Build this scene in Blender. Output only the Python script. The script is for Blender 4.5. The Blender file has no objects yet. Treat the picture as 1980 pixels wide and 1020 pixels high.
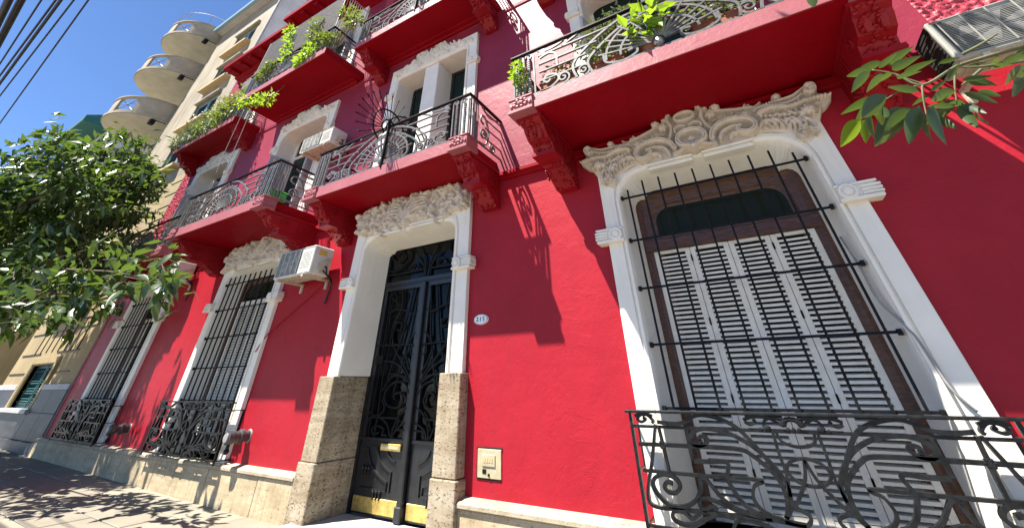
import bpy, math, random
import numpy as np
from mathutils import Vector, Matrix, Quaternion

# ------------------------------------------------------------------ camera, sky, sun
scn = bpy.context.scene
CAM = Vector((0.0, -3.9, 1.24))
# rows: camera right, down, forward in world space (X along the street, Y into the houses, Z up)
CR = np.array([[0.8557346, 0.5173744, -0.0064829],
               [-0.30473597, 0.4938268, -0.81441456],
               [-0.41815581, 0.69889829, 0.58024727]])
FPX, PPX, PPY = 721.278, 976.0586, 232.3602      # in pixels of the 1980 x 1020 photograph
cam_d = bpy.data.cameras.new('camera'); cam = bpy.data.objects.new('camera', cam_d)
scn.collection.objects.link(cam); scn.camera = cam
cam_d.sensor_width = 36.0; cam_d.sensor_fit = 'HORIZONTAL'
cam_d.lens = FPX / 1980 * 36.0
cam_d.shift_x = (990 - PPX) / 1980
cam_d.shift_y = -(510 - PPY) / 1980
cam_d.clip_start = 0.05; cam_d.clip_end = 2000
m = Matrix(((CR[0][0], -CR[1][0], -CR[2][0], CAM.x), (CR[0][1], -CR[1][1], -CR[2][1], CAM.y),
            (CR[0][2], -CR[1][2], -CR[2][2], CAM.z), (0, 0, 0, 1)))
cam.matrix_world = m

SUN = Vector((0.64, 0.82, -1.9)).normalized()
world = bpy.data.worlds.new('World'); scn.world = world; world.use_nodes = True
nt = world.node_tree; bg = nt.nodes['Background']
sky = nt.nodes.new('ShaderNodeTexSky'); sky.sky_type = 'NISHITA'; sky.sun_disc = False
sky.sun_elevation = math.asin(-SUN.z); sky.sun_rotation = math.atan2(-SUN.x, -SUN.y)
sky.altitude = 0; sky.air_density = 0.65; sky.dust_density = 0.0; sky.ozone_density = 8.0
nt.links.new(sky.outputs[0], bg.inputs[0]); bg.inputs[1].default_value = 0.074
sl = bpy.data.lights.new('sun', 'SUN'); sl.energy = 5.0; sl.angle = math.radians(0.55); sl.color = (1.0, 0.94, 0.84)
so = bpy.data.objects.new('sun', sl); scn.collection.objects.link(so); so.location = (-8, -12, 25)
so.rotation_mode = 'QUATERNION'; so.rotation_quaternion = SUN.to_track_quat('-Z', 'Y')
scn.view_settings.view_transform = 'Standard'; scn.view_settings.look = 'None'
scn.view_settings.exposure = 1.75; scn.view_settings.gamma = 1.0
scn.render.engine = 'CYCLES'
scn.cycles.max_bounces = 8; scn.cycles.transparent_max_bounces = 16; scn.cycles.use_denoising = True

def at(px, py, y=None, z=None, x=None):
    """photo pixel -> world point on the plane y=, z= or x="""
    c = np.array([px - PPX, py - PPY, FPX]); r = CR.T @ c
    if x is not None: t = (x - CAM.x) / r[0]
    elif z is not None: t = (z - CAM.z) / r[2]
    else: t = (y - CAM.y) / r[1]
    return Vector((CAM.x + t * r[0], CAM.y + t * r[1], CAM.z + t * r[2]))

# ------------------------------------------------------------------ materials
def hexlin(r, g, b): return tuple(((c / 255) / 12.92 if c / 255 <= .04045 else ((c / 255 + .055) / 1.055) ** 2.4) for c in (r, g, b))
class N:
    def __init__(s, name):
        s.m = bpy.data.materials.new(name); s.m.use_nodes = True; s.t = s.m.node_tree
        s.p = s.t.nodes['Principled BSDF']; s.co = s.t.nodes.new('ShaderNodeTexCoord')
        s.obj = s.co.outputs['Object']; s.geo = s.t.nodes.new('ShaderNodeNewGeometry'); s.pos = s.geo.outputs['Position']
    def n(s, typ, **k):
        x = s.t.nodes.new(typ)
        for a, b in k.items(): setattr(x, a, b)
        return x
    def l(s, a, b): s.t.links.new(a, b)
    def mapping(s, scale, src=None, rot=(0, 0, 0)):
        mp = s.n('ShaderNodeMapping'); mp.inputs['Scale'].default_value = scale; mp.inputs['Rotation'].default_value = rot
        s.l(src or s.pos, mp.inputs[0]); return mp.outputs[0]
    def noise(s, scale, detail=4, rough=.55, src=None, dist=0):
        x = s.n('ShaderNodeTexNoise'); x.inputs['Scale'].default_value = scale; x.inputs['Detail'].default_value = detail
        x.inputs['Roughness'].default_value = rough; x.inputs['Distortion'].default_value = dist
        s.l(src or s.pos, x.inputs['Vector']); return x.outputs['Fac']
    def vor(s, scale, src=None, feature='F1', out='Distance'):
        x = s.n('ShaderNodeTexVoronoi', feature=feature); x.inputs['Scale'].default_value = scale
        s.l(src or s.pos, x.inputs['Vector']); return x.outputs[out]
    def ramp(s, fac, stops):
        x = s.n('ShaderNodeValToRGB'); e = x.color_ramp.elements
        while len(e) < len(stops): e.new(.5)
        for el, (p, c) in zip(e, stops): el.position = p; el.color = (*c, 1) if len(c) == 3 else c
        s.l(fac, x.inputs[0]); return x.outputs[0]
    def mix(s, fac, a, b, mode='MIX'):
        x = s.n('ShaderNodeMix', data_type='RGBA', blend_type=mode)
        for sock, v in ((x.inputs[0], fac), (x.inputs[6], a), (x.inputs[7], b)):
            if hasattr(v, 'type') and hasattr(v, 'links'): s.l(v, sock)
            elif isinstance(v, (int, float)): sock.default_value = v
            else: sock.default_value = (*v, 1)
        return x.outputs[2]
    def math(s, op, a, b=None):
        x = s.n('ShaderNodeMath', operation=op)
        for sock, v in ((x.inputs[0], a), (x.inputs[1], b)):
            if v is None: continue
            if hasattr(v, 'links'): s.l(v, sock)
            else: sock.default_value = v
        return x.outputs[0]
    def bump(s, h, strength=.3, dist=.01, prev=None):
        x = s.n('ShaderNodeBump'); x.inputs['Strength'].default_value = strength; x.inputs['Distance'].default_value = dist
        s.l(h, x.inputs['Height'])
        if prev: s.l(prev, x.inputs['Normal'])
        s.l(x.outputs[0], s.p.inputs['Normal']); return x.outputs[0]
    def set(s, col=None, rough=None, metal=None, spec=None):
        if col is not None:
            if hasattr(col, 'links'): s.l(col, s.p.inputs['Base Color'])
            else: s.p.inputs['Base Color'].default_value = (*col, 1)
        if rough is not None:
            if hasattr(rough, 'links'): s.l(rough, s.p.inputs['Roughness'])
            else: s.p.inputs['Roughness'].default_value = rough
        if metal is not None: s.p.inputs['Metallic'].default_value = metal
        if spec is not None: s.p.inputs['Specular IOR Level'].default_value = spec
        return s.m
def rgb_ramp(n, f, a, b, lo=.35, hi=.65): return n.ramp(f, [(lo, a), (hi, b)])

M = {}
def paint(name, a, b, c, rough=.6, spec=.35, bump=.25, streak=.5):
    n = N(name)
    col = rgb_ramp(n, n.noise(1.6, 5), a, b)
    st = n.noise(1.0, 4, .6, n.mapping((9, 9, .7)))
    col = n.mix(n.math('MULTIPLY', n.ramp(st, [(.5, (0, 0, 0)), (.8, (1, 1, 1))]), streak), col, c)
    n.set(col, rough, spec=spec)
    b1 = n.bump(n.noise(110, 3), bump * .5, .004)
    b2 = n.bump(n.noise(5, 6, .65), bump, .03, b1)
    pa = n.noise(1.3, 7, .68, dist=1.2)                      # edges of old repairs under the paint
    n.bump(n.ramp(pa, [(.49, (0, 0, 0)), (.51, (1, 1, 1))]), .22, .004, b2)
    return n.m
M['red'] = paint('red_masonry_paint', (.325, .011, .022), (.285, .009, .019), (.25, .014, .023), .5, .2)
M['red_up'] = paint('faded_red_paint', (.25, .020, .045), (.21, .016, .037), (.25, .036, .062), .52, .32)  # upper red shifted to purple: sky-lit shade put into the colour
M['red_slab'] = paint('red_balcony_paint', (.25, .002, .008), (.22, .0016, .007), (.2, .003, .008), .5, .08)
M['red_edge'] = paint('sun_faded_red_paint', (.32, .10, .115), (.275, .075, .09), (.24, .085, .095), .52, .35)  # paler, pinker red: sun glare on the edges put into the colour
M['red_orn'] = paint('red_ornament_paint', (.26, .005, .011), (.225, .004, .009), (.2, .006, .01), .42, .25, .15)
n = N('rough_red_stucco'); n.set(rgb_ramp(n, n.noise(20), (.38, .04, .065), (.31, .028, .05)), .5)
n.bump(n.noise(60, 4), .5, .01); M['stucco'] = n.m

def plain(name, a, b, rough=.6, scale=8, spec=.4, bump=.1, bs=60, metal=0):
    n = N(name); n.set(rgb_ramp(n, n.noise(scale, 5), a, b), rough, metal, spec)
    if bump: n.bump(n.noise(bs, 4), bump, .005)
    return n.m
n = N('white_casing_paint')
col = rgb_ramp(n, n.noise(3, 5), (.80, .765, .685), (.73, .695, .62))
col = n.mix(n.math('MULTIPLY', n.ramp(n.noise(1, 4, .6, n.mapping((12, 12, 1.2))), [(.52, (0, 0, 0)), (.85, (1, 1, 1))]), .35), col, (.50, .455, .38))
n.set(col, .55); n.bump(n.noise(45, 5), .14, .006); M['white'] = n.m
n = N('plaster_ornament')
col = rgb_ramp(n, n.noise(9, 5), (.66, .585, .49), (.55, .47, .385))
n.set(n.mix(n.math('MULTIPLY', n.ramp(n.noise(40, 3), [(.55, (0, 0, 0)), (.75, (1, 1, 1))]), .4), col, (.40, .33, .28)), .7)
n.bump(n.noise(70, 3), .2, .004); M['plaster'] = n.m
M['plaster_white'] = plain('white_plaster_ornament', (.74, .70, .62), (.62, .58, .50), .65)

def travertine(name, a, b, dark, pit=.8, lo=.60):
    n = N(name)
    band = n.noise(1.0, 6, .65, n.mapping((1.6, 1.6, 14)), .4)
    col = rgb_ramp(n, band, a, b, .35, .65)
    col = n.mix(n.math('MULTIPLY', n.ramp(n.noise(2.2, 5, .7), [(.45, (0, 0, 0)), (.7, (1, 1, 1))]), .55), col, dark)
    drip = n.noise(1.0, 4, .6, n.mapping((16, 16, 1.1)))
    col = n.mix(n.math('MULTIPLY', n.ramp(drip, [(.5, (0, 0, 0)), (.72, (1, 1, 1))]), .45), col, dark)
    pits = n.noise(30, 5, .7, n.mapping((1.0, 1.0, 2.2)))
    pm = n.ramp(pits, [(lo, (0, 0, 0)), (lo + .07, (1, 1, 1))])
    col = n.mix(n.math('MULTIPLY', pm, pit), col, tuple(c * .35 for c in dark))
    n.set(col, .8, spec=.25)
    b1 = n.bump(n.math('SUBTRACT', 1.0, pm), .6, .012); n.bump(n.noise(60, 4), .25, .006, b1)
    return n.m
M['trav'] = travertine('travertine_base', (.50, .415, .275), (.39, .31, .195), (.19, .14, .078), .6)
M['trav_cap'] = travertine('travertine_cap', (.42, .365, .265), (.33, .28, .195), (.2, .16, .105), .6)
M['pillar'] = travertine('door_stone', (.40, .345, .255), (.28, .22, .145), (.13, .088, .048), .85, .565)
M['marble'] = plain('worn_marble', (.45, .44, .42), (.34, .335, .32), .5, 5)

n = N('wrought_iron'); n.set(rgb_ramp(n, n.noise(30, 4), (.005, .005, .0055), (.012, .012, .013)), n.math('ADD', .38, n.math('MULTIPLY', n.noise(50, 3), .25)), 0, .14)
n.bump(n.noise(90, 3), .25, .003); M['iron'] = n.m
n = N('weathered_iron'); n.set(rgb_ramp(n, n.noise(25, 5), (.005, .0055, .006), (.014, .015, .016)), n.math('ADD', .2, n.math('MULTIPLY', n.noise(40, 3), .25)), .0, .2)
n.bump(n.noise(70, 3), .3, .003); M['iron2'] = n.m
n = N('balcony_iron'); n.set(rgb_ramp(n, n.noise(25, 5), (.09, .09, .088), (.17, .17, .165)), .30, .1, .6); M['iron3'] = n.m
n = N('dark_wood'); n.set(rgb_ramp(n, n.noise(4, 6, .6, n.mapping((3, 3, 22)), .6), (.125, .046, .018), (.035, .013, .006)), .36, spec=.45); n.bump(n.noise(20, 5, .6, n.mapping((2, 2, 18))), .2, .004); M['wood'] = n.m
M['shut'] = plain('shutter_paint', (.80, .755, .66), (.70, .66, .57), .55, 14, bump=.12)
M['shut_grey'] = plain('grey_shutter_paint', (.42, .45, .49), (.34, .37, .41), .6, 14)
def glass(name, col, rough=.05):
    n = N(name); n.set(col, rough, 0, .1); n.bump(n.noise(3, 2), .04, .02); return n.m
M['glass'] = glass('dark_glass', (.014, .017, .008), .12); M['glass_blue'] = glass('pane_glass', (.012, .025, .022), .1)
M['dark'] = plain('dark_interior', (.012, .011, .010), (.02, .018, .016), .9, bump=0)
M['hall'] = plain('hall_plaster', (.16, .145, .12), (.11, .10, .085), .8)
M['blackpaint'] = plain('black_door_paint', (.007, .0075, .0085), (.014, .0145, .016), .36, 10, .5, .08, 30)
M['brass'] = plain('worn_brass', (.78, .56, .17), (.50, .36, .11), .38, 18, .5, .15, 40, metal=.75)
M['enamel'] = plain('white_enamel', (.8, .8, .8), (.72, .72, .72), .25, 20, bump=0)
M['ink'] = plain('blue_black_print', (.01, .012, .03), (.012, .015, .035), .5, bump=0)
M['cream'] = plain('cream_metal', (.42, .37, .24), (.33, .29, .185), .5, 12)
M['ac'] = plain('ac_white_metal', (.62, .62, .58), (.52, .52, .47), .42, 6)
M['ac_old'] = plain('ac_old_metal', (.36, .36, .33), (.27, .27, .24), .45, 6)  # darker copy of the unit's metal, shadow put into its colour
M['ac_dirty'] = plain('ac_dirty_metal', (.52, .47, .38), (.36, .31, .24), .6, 9)
M['ac_dark'] = plain('ac_grille_dark', (.06, .065, .07), (.10, .105, .11), .5, 9)
M['yellowtag'] = plain('yellow_sticker', (.62, .42, .10), (.55, .36, .08), .5)
M['reg'] = plain('regulator_metal', (.10, .10, .105), (.055, .055, .06), .4, 15, metal=.4)
M['pipe'] = plain('grey_pipe', (.30, .30, .30), (.22, .22, .22), .5)
M['ctile'] = None
def tile(name, a, b):
    n = N(name); col = rgb_ramp(n, n.noise(3, 6, .65), a, b)
    col = n.mix(n.math('MULTIPLY', n.ramp(n.noise(55, 4, .7), [(.55, (0, 0, 0)), (.68, (1, 1, 1))]), .5), col, (.16, .15, .14))
    col = n.mix(n.math('MULTIPLY', n.ramp(n.noise(1.1, 5, .7), [(.5, (0, 0, 0)), (.7, (1, 1, 1))]), .3), col, (.22, .20, .18))
    n.set(col, .75, spec=.3); n.bump(n.noise(40, 5), .3, .006); return n.m
M['tile'] = tile('sidewalk_slab', (.215, .195, .155), (.175, .16, .125)); M['tile2'] = tile('sidewalk_slab_pale', (.24, .22, .175), (.20, .185, .145))
M['mortar'] = plain('slab_joint', (.075, .07, .06), (.05, .045, .04), .9)
M['asphalt'] = plain('worn_pale_road', (.22, .20, .165), (.18, .16, .13), .85, 3)  # unseen road, made pale to bounce warm light onto the facade
n = N('cream_stucco'); col = rgb_ramp(n, n.noise(1.3, 6), (.33, .255, .13), (.265, .20, .10))
col = n.mix(n.math('MULTIPLY', n.ramp(n.noise(1, 5, .6, n.mapping((7, 7, .5))), [(.48, (0, 0, 0)), (.75, (1, 1, 1))]), .5), col, (.19, .15, .085))
n.set(col, .8); n.bump(n.noise(40, 4), .2, .008); M['ystuc'] = n.m
n = N('weathered_cream_concrete'); col = rgb_ramp(n, n.noise(.9, 6), (.31, .265, .19), (.22, .185, .13))
col = n.mix(n.math('MULTIPLY', n.ramp(n.noise(1, 5, .65, n.mapping((4, 4, .4))), [(.45, (0, 0, 0)), (.7, (1, 1, 1))]), .6), col, (.12, .105, .08))
n.set(col, .85); n.bump(n.noise(20, 4), .2, .01); M['yconc'] = n.m
M['balc'] = plain('balcony_concrete', (.36, .31, .225), (.28, .24, .18), .8, 3)
M['balcwhite'] = plain('balcony_soffit', (.46, .45, .37), (.38, .37, .31), .8, 2)
M['greywall'] = plain('grey_party_wall', (.50, .49, .47), (.38, .37, .36), .85, 1.2)
n = N('grey_granite'); n.set(rgb_ramp(n, n.noise(1, 6, .65, n.mapping((.8, .8, 5)), .5), (.016, .018, .021), (.042, .046, .052)), .5); M['granite'] = n.m  # granite darkened, the tree's shade put into its colour
M['band'] = plain('white_band_stone', (.40, .40, .41), (.33, .33, .345), .6)
M['teal'] = plain('teal_shutter_paint', (.012, .085, .08), (.008, .06, .06), .5, 12)
M['bluesh'] = plain('pale_blue_shutter', (.22, .36, .44), (.16, .27, .34), .6, 12)
M['tan'] = plain('tan_sill', (.46, .34, .18), (.38, .28, .15), .8)
M['terra'] = plain('terracotta', (.26, .09, .05), (.20, .065, .035), .8)
M['bark'] = plain('bark', (.10, .075, .05), (.05, .04, .028), .9, 12, bump=.6, bs=30)
M['twig'] = plain('twig_bark', (.12, .13, .06), (.075, .07, .035), .8, 20)
M['soil'] = plain('soil', (.03, .022, .015), (.02, .015, .01), .95)
M['cable'] = plain('cable_black', (.008, .008, .012), (.012, .012, .016), .5, bump=0)
M['net'] = plain('net_grey', (.20, .21, .21), (.16, .17, .17), .7, bump=0)
M['rope'] = plain('rope_grey', (.30, .28, .25), (.24, .22, .2), .9)
M['green_plastic'] = plain('green_plastic', (.08, .42, .09), (.06, .34, .07), .5)
M['awning'] = plain('teal_awning_cloth', (.02, .12, .11), (.015, .09, .085), .8)
def leafmat(name, a, b, trans, rough=.38, tw=.4):
    n = N(name)
    col = rgb_ramp(n, n.noise(2.2, 3), a, b, .4, .6)
    col = n.mix(n.math('MULTIPLY', n.noise(31, 2), .6), col, tuple(c * 1.5 for c in a))
    n.set(col, rough, spec=.6)
    tr = n.n('ShaderNodeBsdfTranslucent'); tr.inputs[0].default_value = (*trans, 1)
    mx = n.n('ShaderNodeMixShader'); mx.inputs[0].default_value = tw
    n.l(n.p.outputs[0], mx.inputs[1]); n.l(tr.outputs[0], mx.inputs[2])
    n.l(mx.outputs[0], n.t.nodes['Material Output'].inputs[0]); return n.m
M['leaf'] = leafmat('tree_leaf', (.038, .072, .020), (.024, .048, .015), (.12, .20, .022), .27, .30)
M['leaf_near'] = leafmat('branch_leaf', (.040, .072, .022), (.028, .052, .017), (.09, .15, .02), .40, .35)
M['leaf_yel'] = leafmat('young_leaf', (.14, .25, .022), (.11, .20, .016), (.30, .46, .025), .4, .5)
M['leaf_pot'] = leafmat('pot_leaf', (.085, .12, .028), (.055, .09, .022), (.19, .25, .03), .45, .38)
M['leaf_grey'] = leafmat('grey_green_leaf', (.075, .10, .05), (.05, .075, .035), (.13, .17, .05), .5, .35)

# ------------------------------------------------------------------ mesh building
COL = scn.collection
WO = {}                                     # world origin of every object made here
def empty(name, loc):
    o = bpy.data.objects.new(name, None); COL.objects.link(o); o.location = loc
    o.empty_display_size = .2; WO[o.name] = Vector(loc); return o
def tag(o, label=None, cat=None, group=None, kind=None):
    for k, v in (('label', label), ('category', cat), ('group', group), ('kind', kind)):
        if v: o[k] = v
    return o
def place(o, loc, parent):
    loc = Vector(loc); WO[o.name] = loc
    if parent is not None: o.parent = parent; o.location = loc - WO[parent.name]
    else: o.location = loc
def inst(name, mesh, loc, parent=None, rot=None, scale=None):
    o = bpy.data.objects.new(name, mesh); COL.objects.link(o); place(o, loc, parent)
    if rot is not None:
        o.rotation_mode = 'QUATERNION'; o.rotation_quaternion = rot
    if scale is not None: o.scale = scale
    return o
def crom(pts, n=6, closed=False):
    """smooth curve through points"""
    P = [Vector(p) for p in pts]; out = []; L = len(P)
    if L < 3: return P
    for i in range(L if closed else L - 1):
        if closed: a, b, c, d = P[i - 1], P[i], P[(i + 1) % L], P[(i + 2) % L]
        else: a, b, c, d = P[max(i - 1, 0)], P[i], P[i + 1], P[min(i + 2, L - 1)]
        for k in range(n):
            t = k / n; t2, t3 = t * t, t * t * t
            out.append(.5 * ((2 * b) + (c - a) * t + (2 * a - 5 * b + 4 * c - d) * t2 + (3 * b - a - 3 * c + d) * t3))
    if not closed: out.append(P[-1])
    return out
class MB:
    def __init__(s): s.v = []; s.f = []; s.mi = []; s.cur = 0
    def add(s, vs, fs):
        o = len(s.v); s.v += [tuple(v) for v in vs]
        for f in fs: s.f.append(tuple(i + o for i in f)); s.mi.append(s.cur)
        return s
    def quad(s, a, b, c, d): return s.add([a, b, c, d], [(0, 1, 2, 3)])
    def box(s, x0, x1, y0, y1, z0, z1):
        return s.add([(x0, y0, z0), (x1, y0, z0), (x1, y1, z0), (x0, y1, z0), (x0, y0, z1), (x1, y0, z1), (x1, y1, z1), (x0, y1, z1)],
                     [(0, 3, 2, 1), (4, 5, 6, 7), (0, 1, 5, 4), (1, 2, 6, 5), (2, 3, 7, 6), (3, 0, 4, 7)])
    def cbox(s, x0, x1, y0, y1, z0, z1, b=.006):
        """box with chamfered front and side edges"""
        p = lambda x, y, z: (x, y, z)
        vs = []; fs = []
        for (i, z, ins) in ((0, z0, b), (1, z0 + b, 0), (2, z1 - b, 0), (3, z1, b)):
            vs += [(x0 + ins, y0 + b + ins * 0, z), (x0 + b + ins * 0, y0 + ins, z), (x1 - b, y0 + ins, z), (x1 - ins, y0 + b, z),
                   (x1 - ins, y1 - b, z), (x1 - b, y1 - ins, z), (x0 + b, y1 - ins, z), (x0 + ins, y1 - b, z)]
        for i in range(3):
            for k in range(8):
                a = i * 8 + k; c = i * 8 + (k + 1) % 8; fs.append((a, c, c + 8, a + 8))
        fs.append(tuple(reversed(range(8)))); fs.append(tuple(range(24, 32)))
        return s.add(vs, fs)
    def prism(s, poly, a0, a1, axis='y'):
        """extrude a polygon; axis = direction of extrusion; poly in the two other axes"""
        n = len(poly)
        if axis == 'y': mk = lambda p, a: (p[0], a, p[1])
        elif axis == 'x': mk = lambda p, a: (a, p[0], p[1])
        else: mk = lambda p, a: (p[0], p[1], a)
        vs = [mk(p, a0) for p in poly] + [mk(p, a1) for p in poly]
        fs = [tuple(range(n)), tuple(reversed(range(n, 2 * n)))] + [(i, i + n, (i + 1) % n + n, (i + 1) % n) for i in range(n)]
        return s.add(vs, fs)
    def sweep(s, path, a, b, nrm=(0, 1, 0), closed=False, taper=None):
        """flat bar along a path: half thickness a in the plane, half depth b along nrm"""
        P = [Vector(p) for p in path]; nv = Vector(nrm).normalized(); n = len(P); vs = []; fs = []
        if n < 2: return s
        for i in range(n):
            if closed: t = P[(i + 1) % n] - P[i - 1]
            else: t = P[min(i + 1, n - 1)] - P[max(i - 1, 0)]
            if t.length < 1e-9: t = Vector((1, 0, 0))
            t.normalize(); sd = t.cross(nv)
            if sd.length < 1e-6: sd = Vector((1, 0, 0))
            sd.normalize(); k = 1 if taper is None else taper[0] + (taper[1] - taper[0]) * i / (n - 1)
            vs += [P[i] + sd * a * k + nv * b, P[i] + sd * a * k - nv * b, P[i] - sd * a * k - nv * b, P[i] - sd * a * k + nv * b]
        m_ = n if closed else n - 1
        for i in range(m_):
            j = (i + 1) % n
            for k in range(4):
                fs.append((i * 4 + k, i * 4 + (k + 1) % 4, j * 4 + (k + 1) % 4, j * 4 + k))
        if not closed: fs += [(3, 2, 1, 0), tuple((n - 1) * 4 + k for k in range(4))]
        return s.add(vs, fs)
    def tube(s, path, r, n=8, cap=True):
        P = [Vector(p) for p in path]; L = len(P); vs = []; fs = []
        R = r if isinstance(r, (list, tuple)) else [r] * L
        t0 = (P[1] - P[0]).normalized(); ref = Vector((0, 0, 1)) if abs(t0.z) < .9 else Vector((1, 0, 0))
        u = t0.cross(ref).normalized()
        for i in range(L):
            t = (P[min(i + 1, L - 1)] - P[max(i - 1, 0)]).normalized()
            u = (u - t * u.dot(t)); u = u.normalized() if u.length > 1e-6 else t.orthogonal().normalized()
            w = t.cross(u)
            for k in range(n):
                a = 2 * math.pi * k / n; vs.append(P[i] + (u * math.cos(a) + w * math.sin(a)) * R[i])
        for i in range(L - 1):
            for k in range(n):
                fs.append((i * n + k, i * n + (k + 1) % n, (i + 1) * n + (k + 1) % n, (i + 1) * n + k))
        if cap: fs += [tuple(reversed(range(n))), tuple(range((L - 1) * n, L * n))]
        return s.add(vs, fs)
    def lathe(s, prof, c, n=20, axis='z'):
        """profile of (radius, along) turned about an axis through c"""
        vs = []; fs = []; L = len(prof)
        for r, h in prof:
            for k in range(n):
                a = 2 * math.pi * k / n; x, y = r * math.cos(a), r * math.sin(a)
                vs.append((c[0] + x, c[1] + y, c[2] + h) if axis == 'z' else ((c[0] + x, c[1] + h, c[2] + y) if axis == 'y' else (c[0] + h, c[1] + x, c[2] + y)))
        for i in range(L - 1):
            for k in range(n): fs.append((i * n + k, i * n + (k + 1) % n, (i + 1) * n + (k + 1) % n, (i + 1) * n + k))
        fs += [tuple(range(n)), tuple(range((L - 1) * n, L * n))]
        return s.add(vs, fs)
    def ball(s, c, r, nu=8, nv=6):
        r = r if isinstance(r, (tuple, list)) else (r, r, r)
        prof = [(math.sin(math.pi * i / nv), -math.cos(math.pi * i / nv)) for i in range(nv + 1)]
        vs = []; fs = []
        for q, h in prof:
            for k in range(nu):
                a = 2 * math.pi * k / nu; vs.append((c[0] + r[0] * q * math.cos(a), c[1] + r[1] * q * math.sin(a), c[2] + r[2] * h))
        for i in range(nv):
            for k in range(nu): fs.append((i * nu + k, i * nu + (k + 1) % nu, (i + 1) * nu + (k + 1) % nu, (i + 1) * nu + k))
        return s.add(vs, fs)
    def mesh(s, name, mats, org, smooth=False):
        me = bpy.data.meshes.new(name)
        V = np.array(s.v, dtype=float) - np.array(org)
        me.from_pydata([tuple(v) for v in V], [], s.f)
        for mt in (mats if isinstance(mats, (list, tuple)) else [mats]): me.materials.append(mt)
        if isinstance(mats, (list, tuple)) and len(mats) > 1: me.polygons.foreach_set('material_index', s.mi)
        if smooth: me.polygons.foreach_set('use_smooth', [True] * len(me.polygons))
        me.update(); return me
    def build(s, name, mats, parent=None, smooth=False, bevel=0, fix=False):
        V = np.array(s.v); lo, hi = V.min(0), V.max(0); org = ((lo[0] + hi[0]) / 2, (lo[1] + hi[1]) / 2, lo[2])
        me = s.mesh(name, mats, org, smooth)
        if fix:
            import bmesh
            bm = bmesh.new(); bm.from_mesh(me); bmesh.ops.recalc_face_normals(bm, faces=bm.faces); bm.to_mesh(me); bm.free()
        o = bpy.data.objects.new(name, me); COL.objects.link(o); place(o, org, parent)
        if bevel:
            b = o.modifiers.new('bevel', 'BEVEL'); b.width = bevel; b.segments = 2; b.limit_method = 'ANGLE'; b.angle_limit = math.radians(40)
        return o
def spiral(cx, cz, r0, r1, a0, a1, n=22):
    out = []
    for i in range(n + 1):
        t = i / n; a = math.radians(a0 + (a1 - a0) * t); r = r0 + (r1 - r0) * t ** .8
        out.append((cx + r * math.cos(a), cz + r * math.sin(a)))
    return out
def P3(pts, y): return [(p[0], y, p[1]) for p in pts]
def mirror(pts, c): return [(2 * c - p[0], p[1]) for p in pts]
# ------------------------------------------------------------------ helpers for masonry
def framepaths(cx, ho, hi, zb, zto, zti, r, na=8):
    inn, out = [], []
    def side(sg):
        a, b = [], []
        a.append((cx + sg * hi, zb)); b.append((cx + sg * ho, zb))
        c = (cx + sg * (hi - r), zti - r)
        a.append((cx + sg * hi, zti - r)); b.append((cx + sg * ho, zti - r))
        phi = math.atan2(zto - c[1], ho - (hi - r))
        angs = sorted(set([phi] + [math.pi / 2 * k / na for k in range(1, na)]))
        for t in angs:
            dx, dz = math.cos(t), math.sin(t)
            a.append((c[0] + sg * r * dx, c[1] + r * dz))
            k = min((ho - (hi - r)) / dx if dx > 1e-6 else 9e9, (zto - c[1]) / dz if dz > 1e-6 else 9e9)
            b.append((c[0] + sg * k * dx, c[1] + k * dz))
        a.append((c[0], zti)); b.append((c[0], zto))
        return a, b
    la, lb = side(-1); ra, rb = side(1)
    return lb + rb[::-1], la + ra[::-1]
def casing(mb, cx, ho, hi, zb, zto, zti, r, prof):
    out, inn = framepaths(cx, ho, hi, zb, zto, zti, r); n = len(out); vs = []; fs = []
    for t, y in prof:
        for o, i in zip(out, inn): vs.append((o[0] + (i[0] - o[0]) * t, y, o[1] + (i[1] - o[1]) * t))
    for k in range(len(prof) - 1):
        for i in range(n - 1): fs.append((k * n + i, k * n + i + 1, (k + 1) * n + i + 1, (k + 1) * n + i))
    return mb.add(vs, fs)
def rounded(cx, hw, z0, z1, r, na=8):
    pts = [(cx - hw, z0), (cx + hw, z0)]
    for k in range(na + 1):
        a = math.pi / 2 * k / na; pts.append((cx + hw - r + r * math.cos(a), z1 - r + r * math.sin(a)))
    for k in range(na + 1):
        a = math.pi / 2 + math.pi / 2 * k / na; pts.append((cx - hw + r + r * math.cos(a), z1 - r + r * math.sin(a)))
    return pts
def wallgrid(mb, x0, x1, z0, z1, y, holes):
    xs = sorted(set([x0, x1] + [h[0] for h in holes] + [h[1] for h in holes])); zs = sorted(set([z0, z1] + [h[2] for h in holes] + [h[3] for h in holes]))
    for a, b in zip(xs, xs[1:]):
        for c, d in zip(zs, zs[1:]):
            mx, mz = (a + b) / 2, (c + d) / 2
            if mx < x0 or mx > x1 or mz < z0 or mz > z1: continue
            if any(h[0] < mx < h[1] and h[2] < mz < h[3] for h in holes): continue
            mb.quad((a, y, c), (b, y, c), (b, y, d), (a, y, d))
    for h in holes:                         # wall thickness round each opening
        for (a, b) in (((h[0], h[2]), (h[0], h[3])), ((h[0], h[3]), (h[1], h[3])), ((h[1], h[3]), (h[1], h[2]))):
            mb.quad((a[0], y, a[1]), (b[0], y, b[1]), (b[0], y + .5, b[1]), (a[0], y + .5, a[1]))

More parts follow.
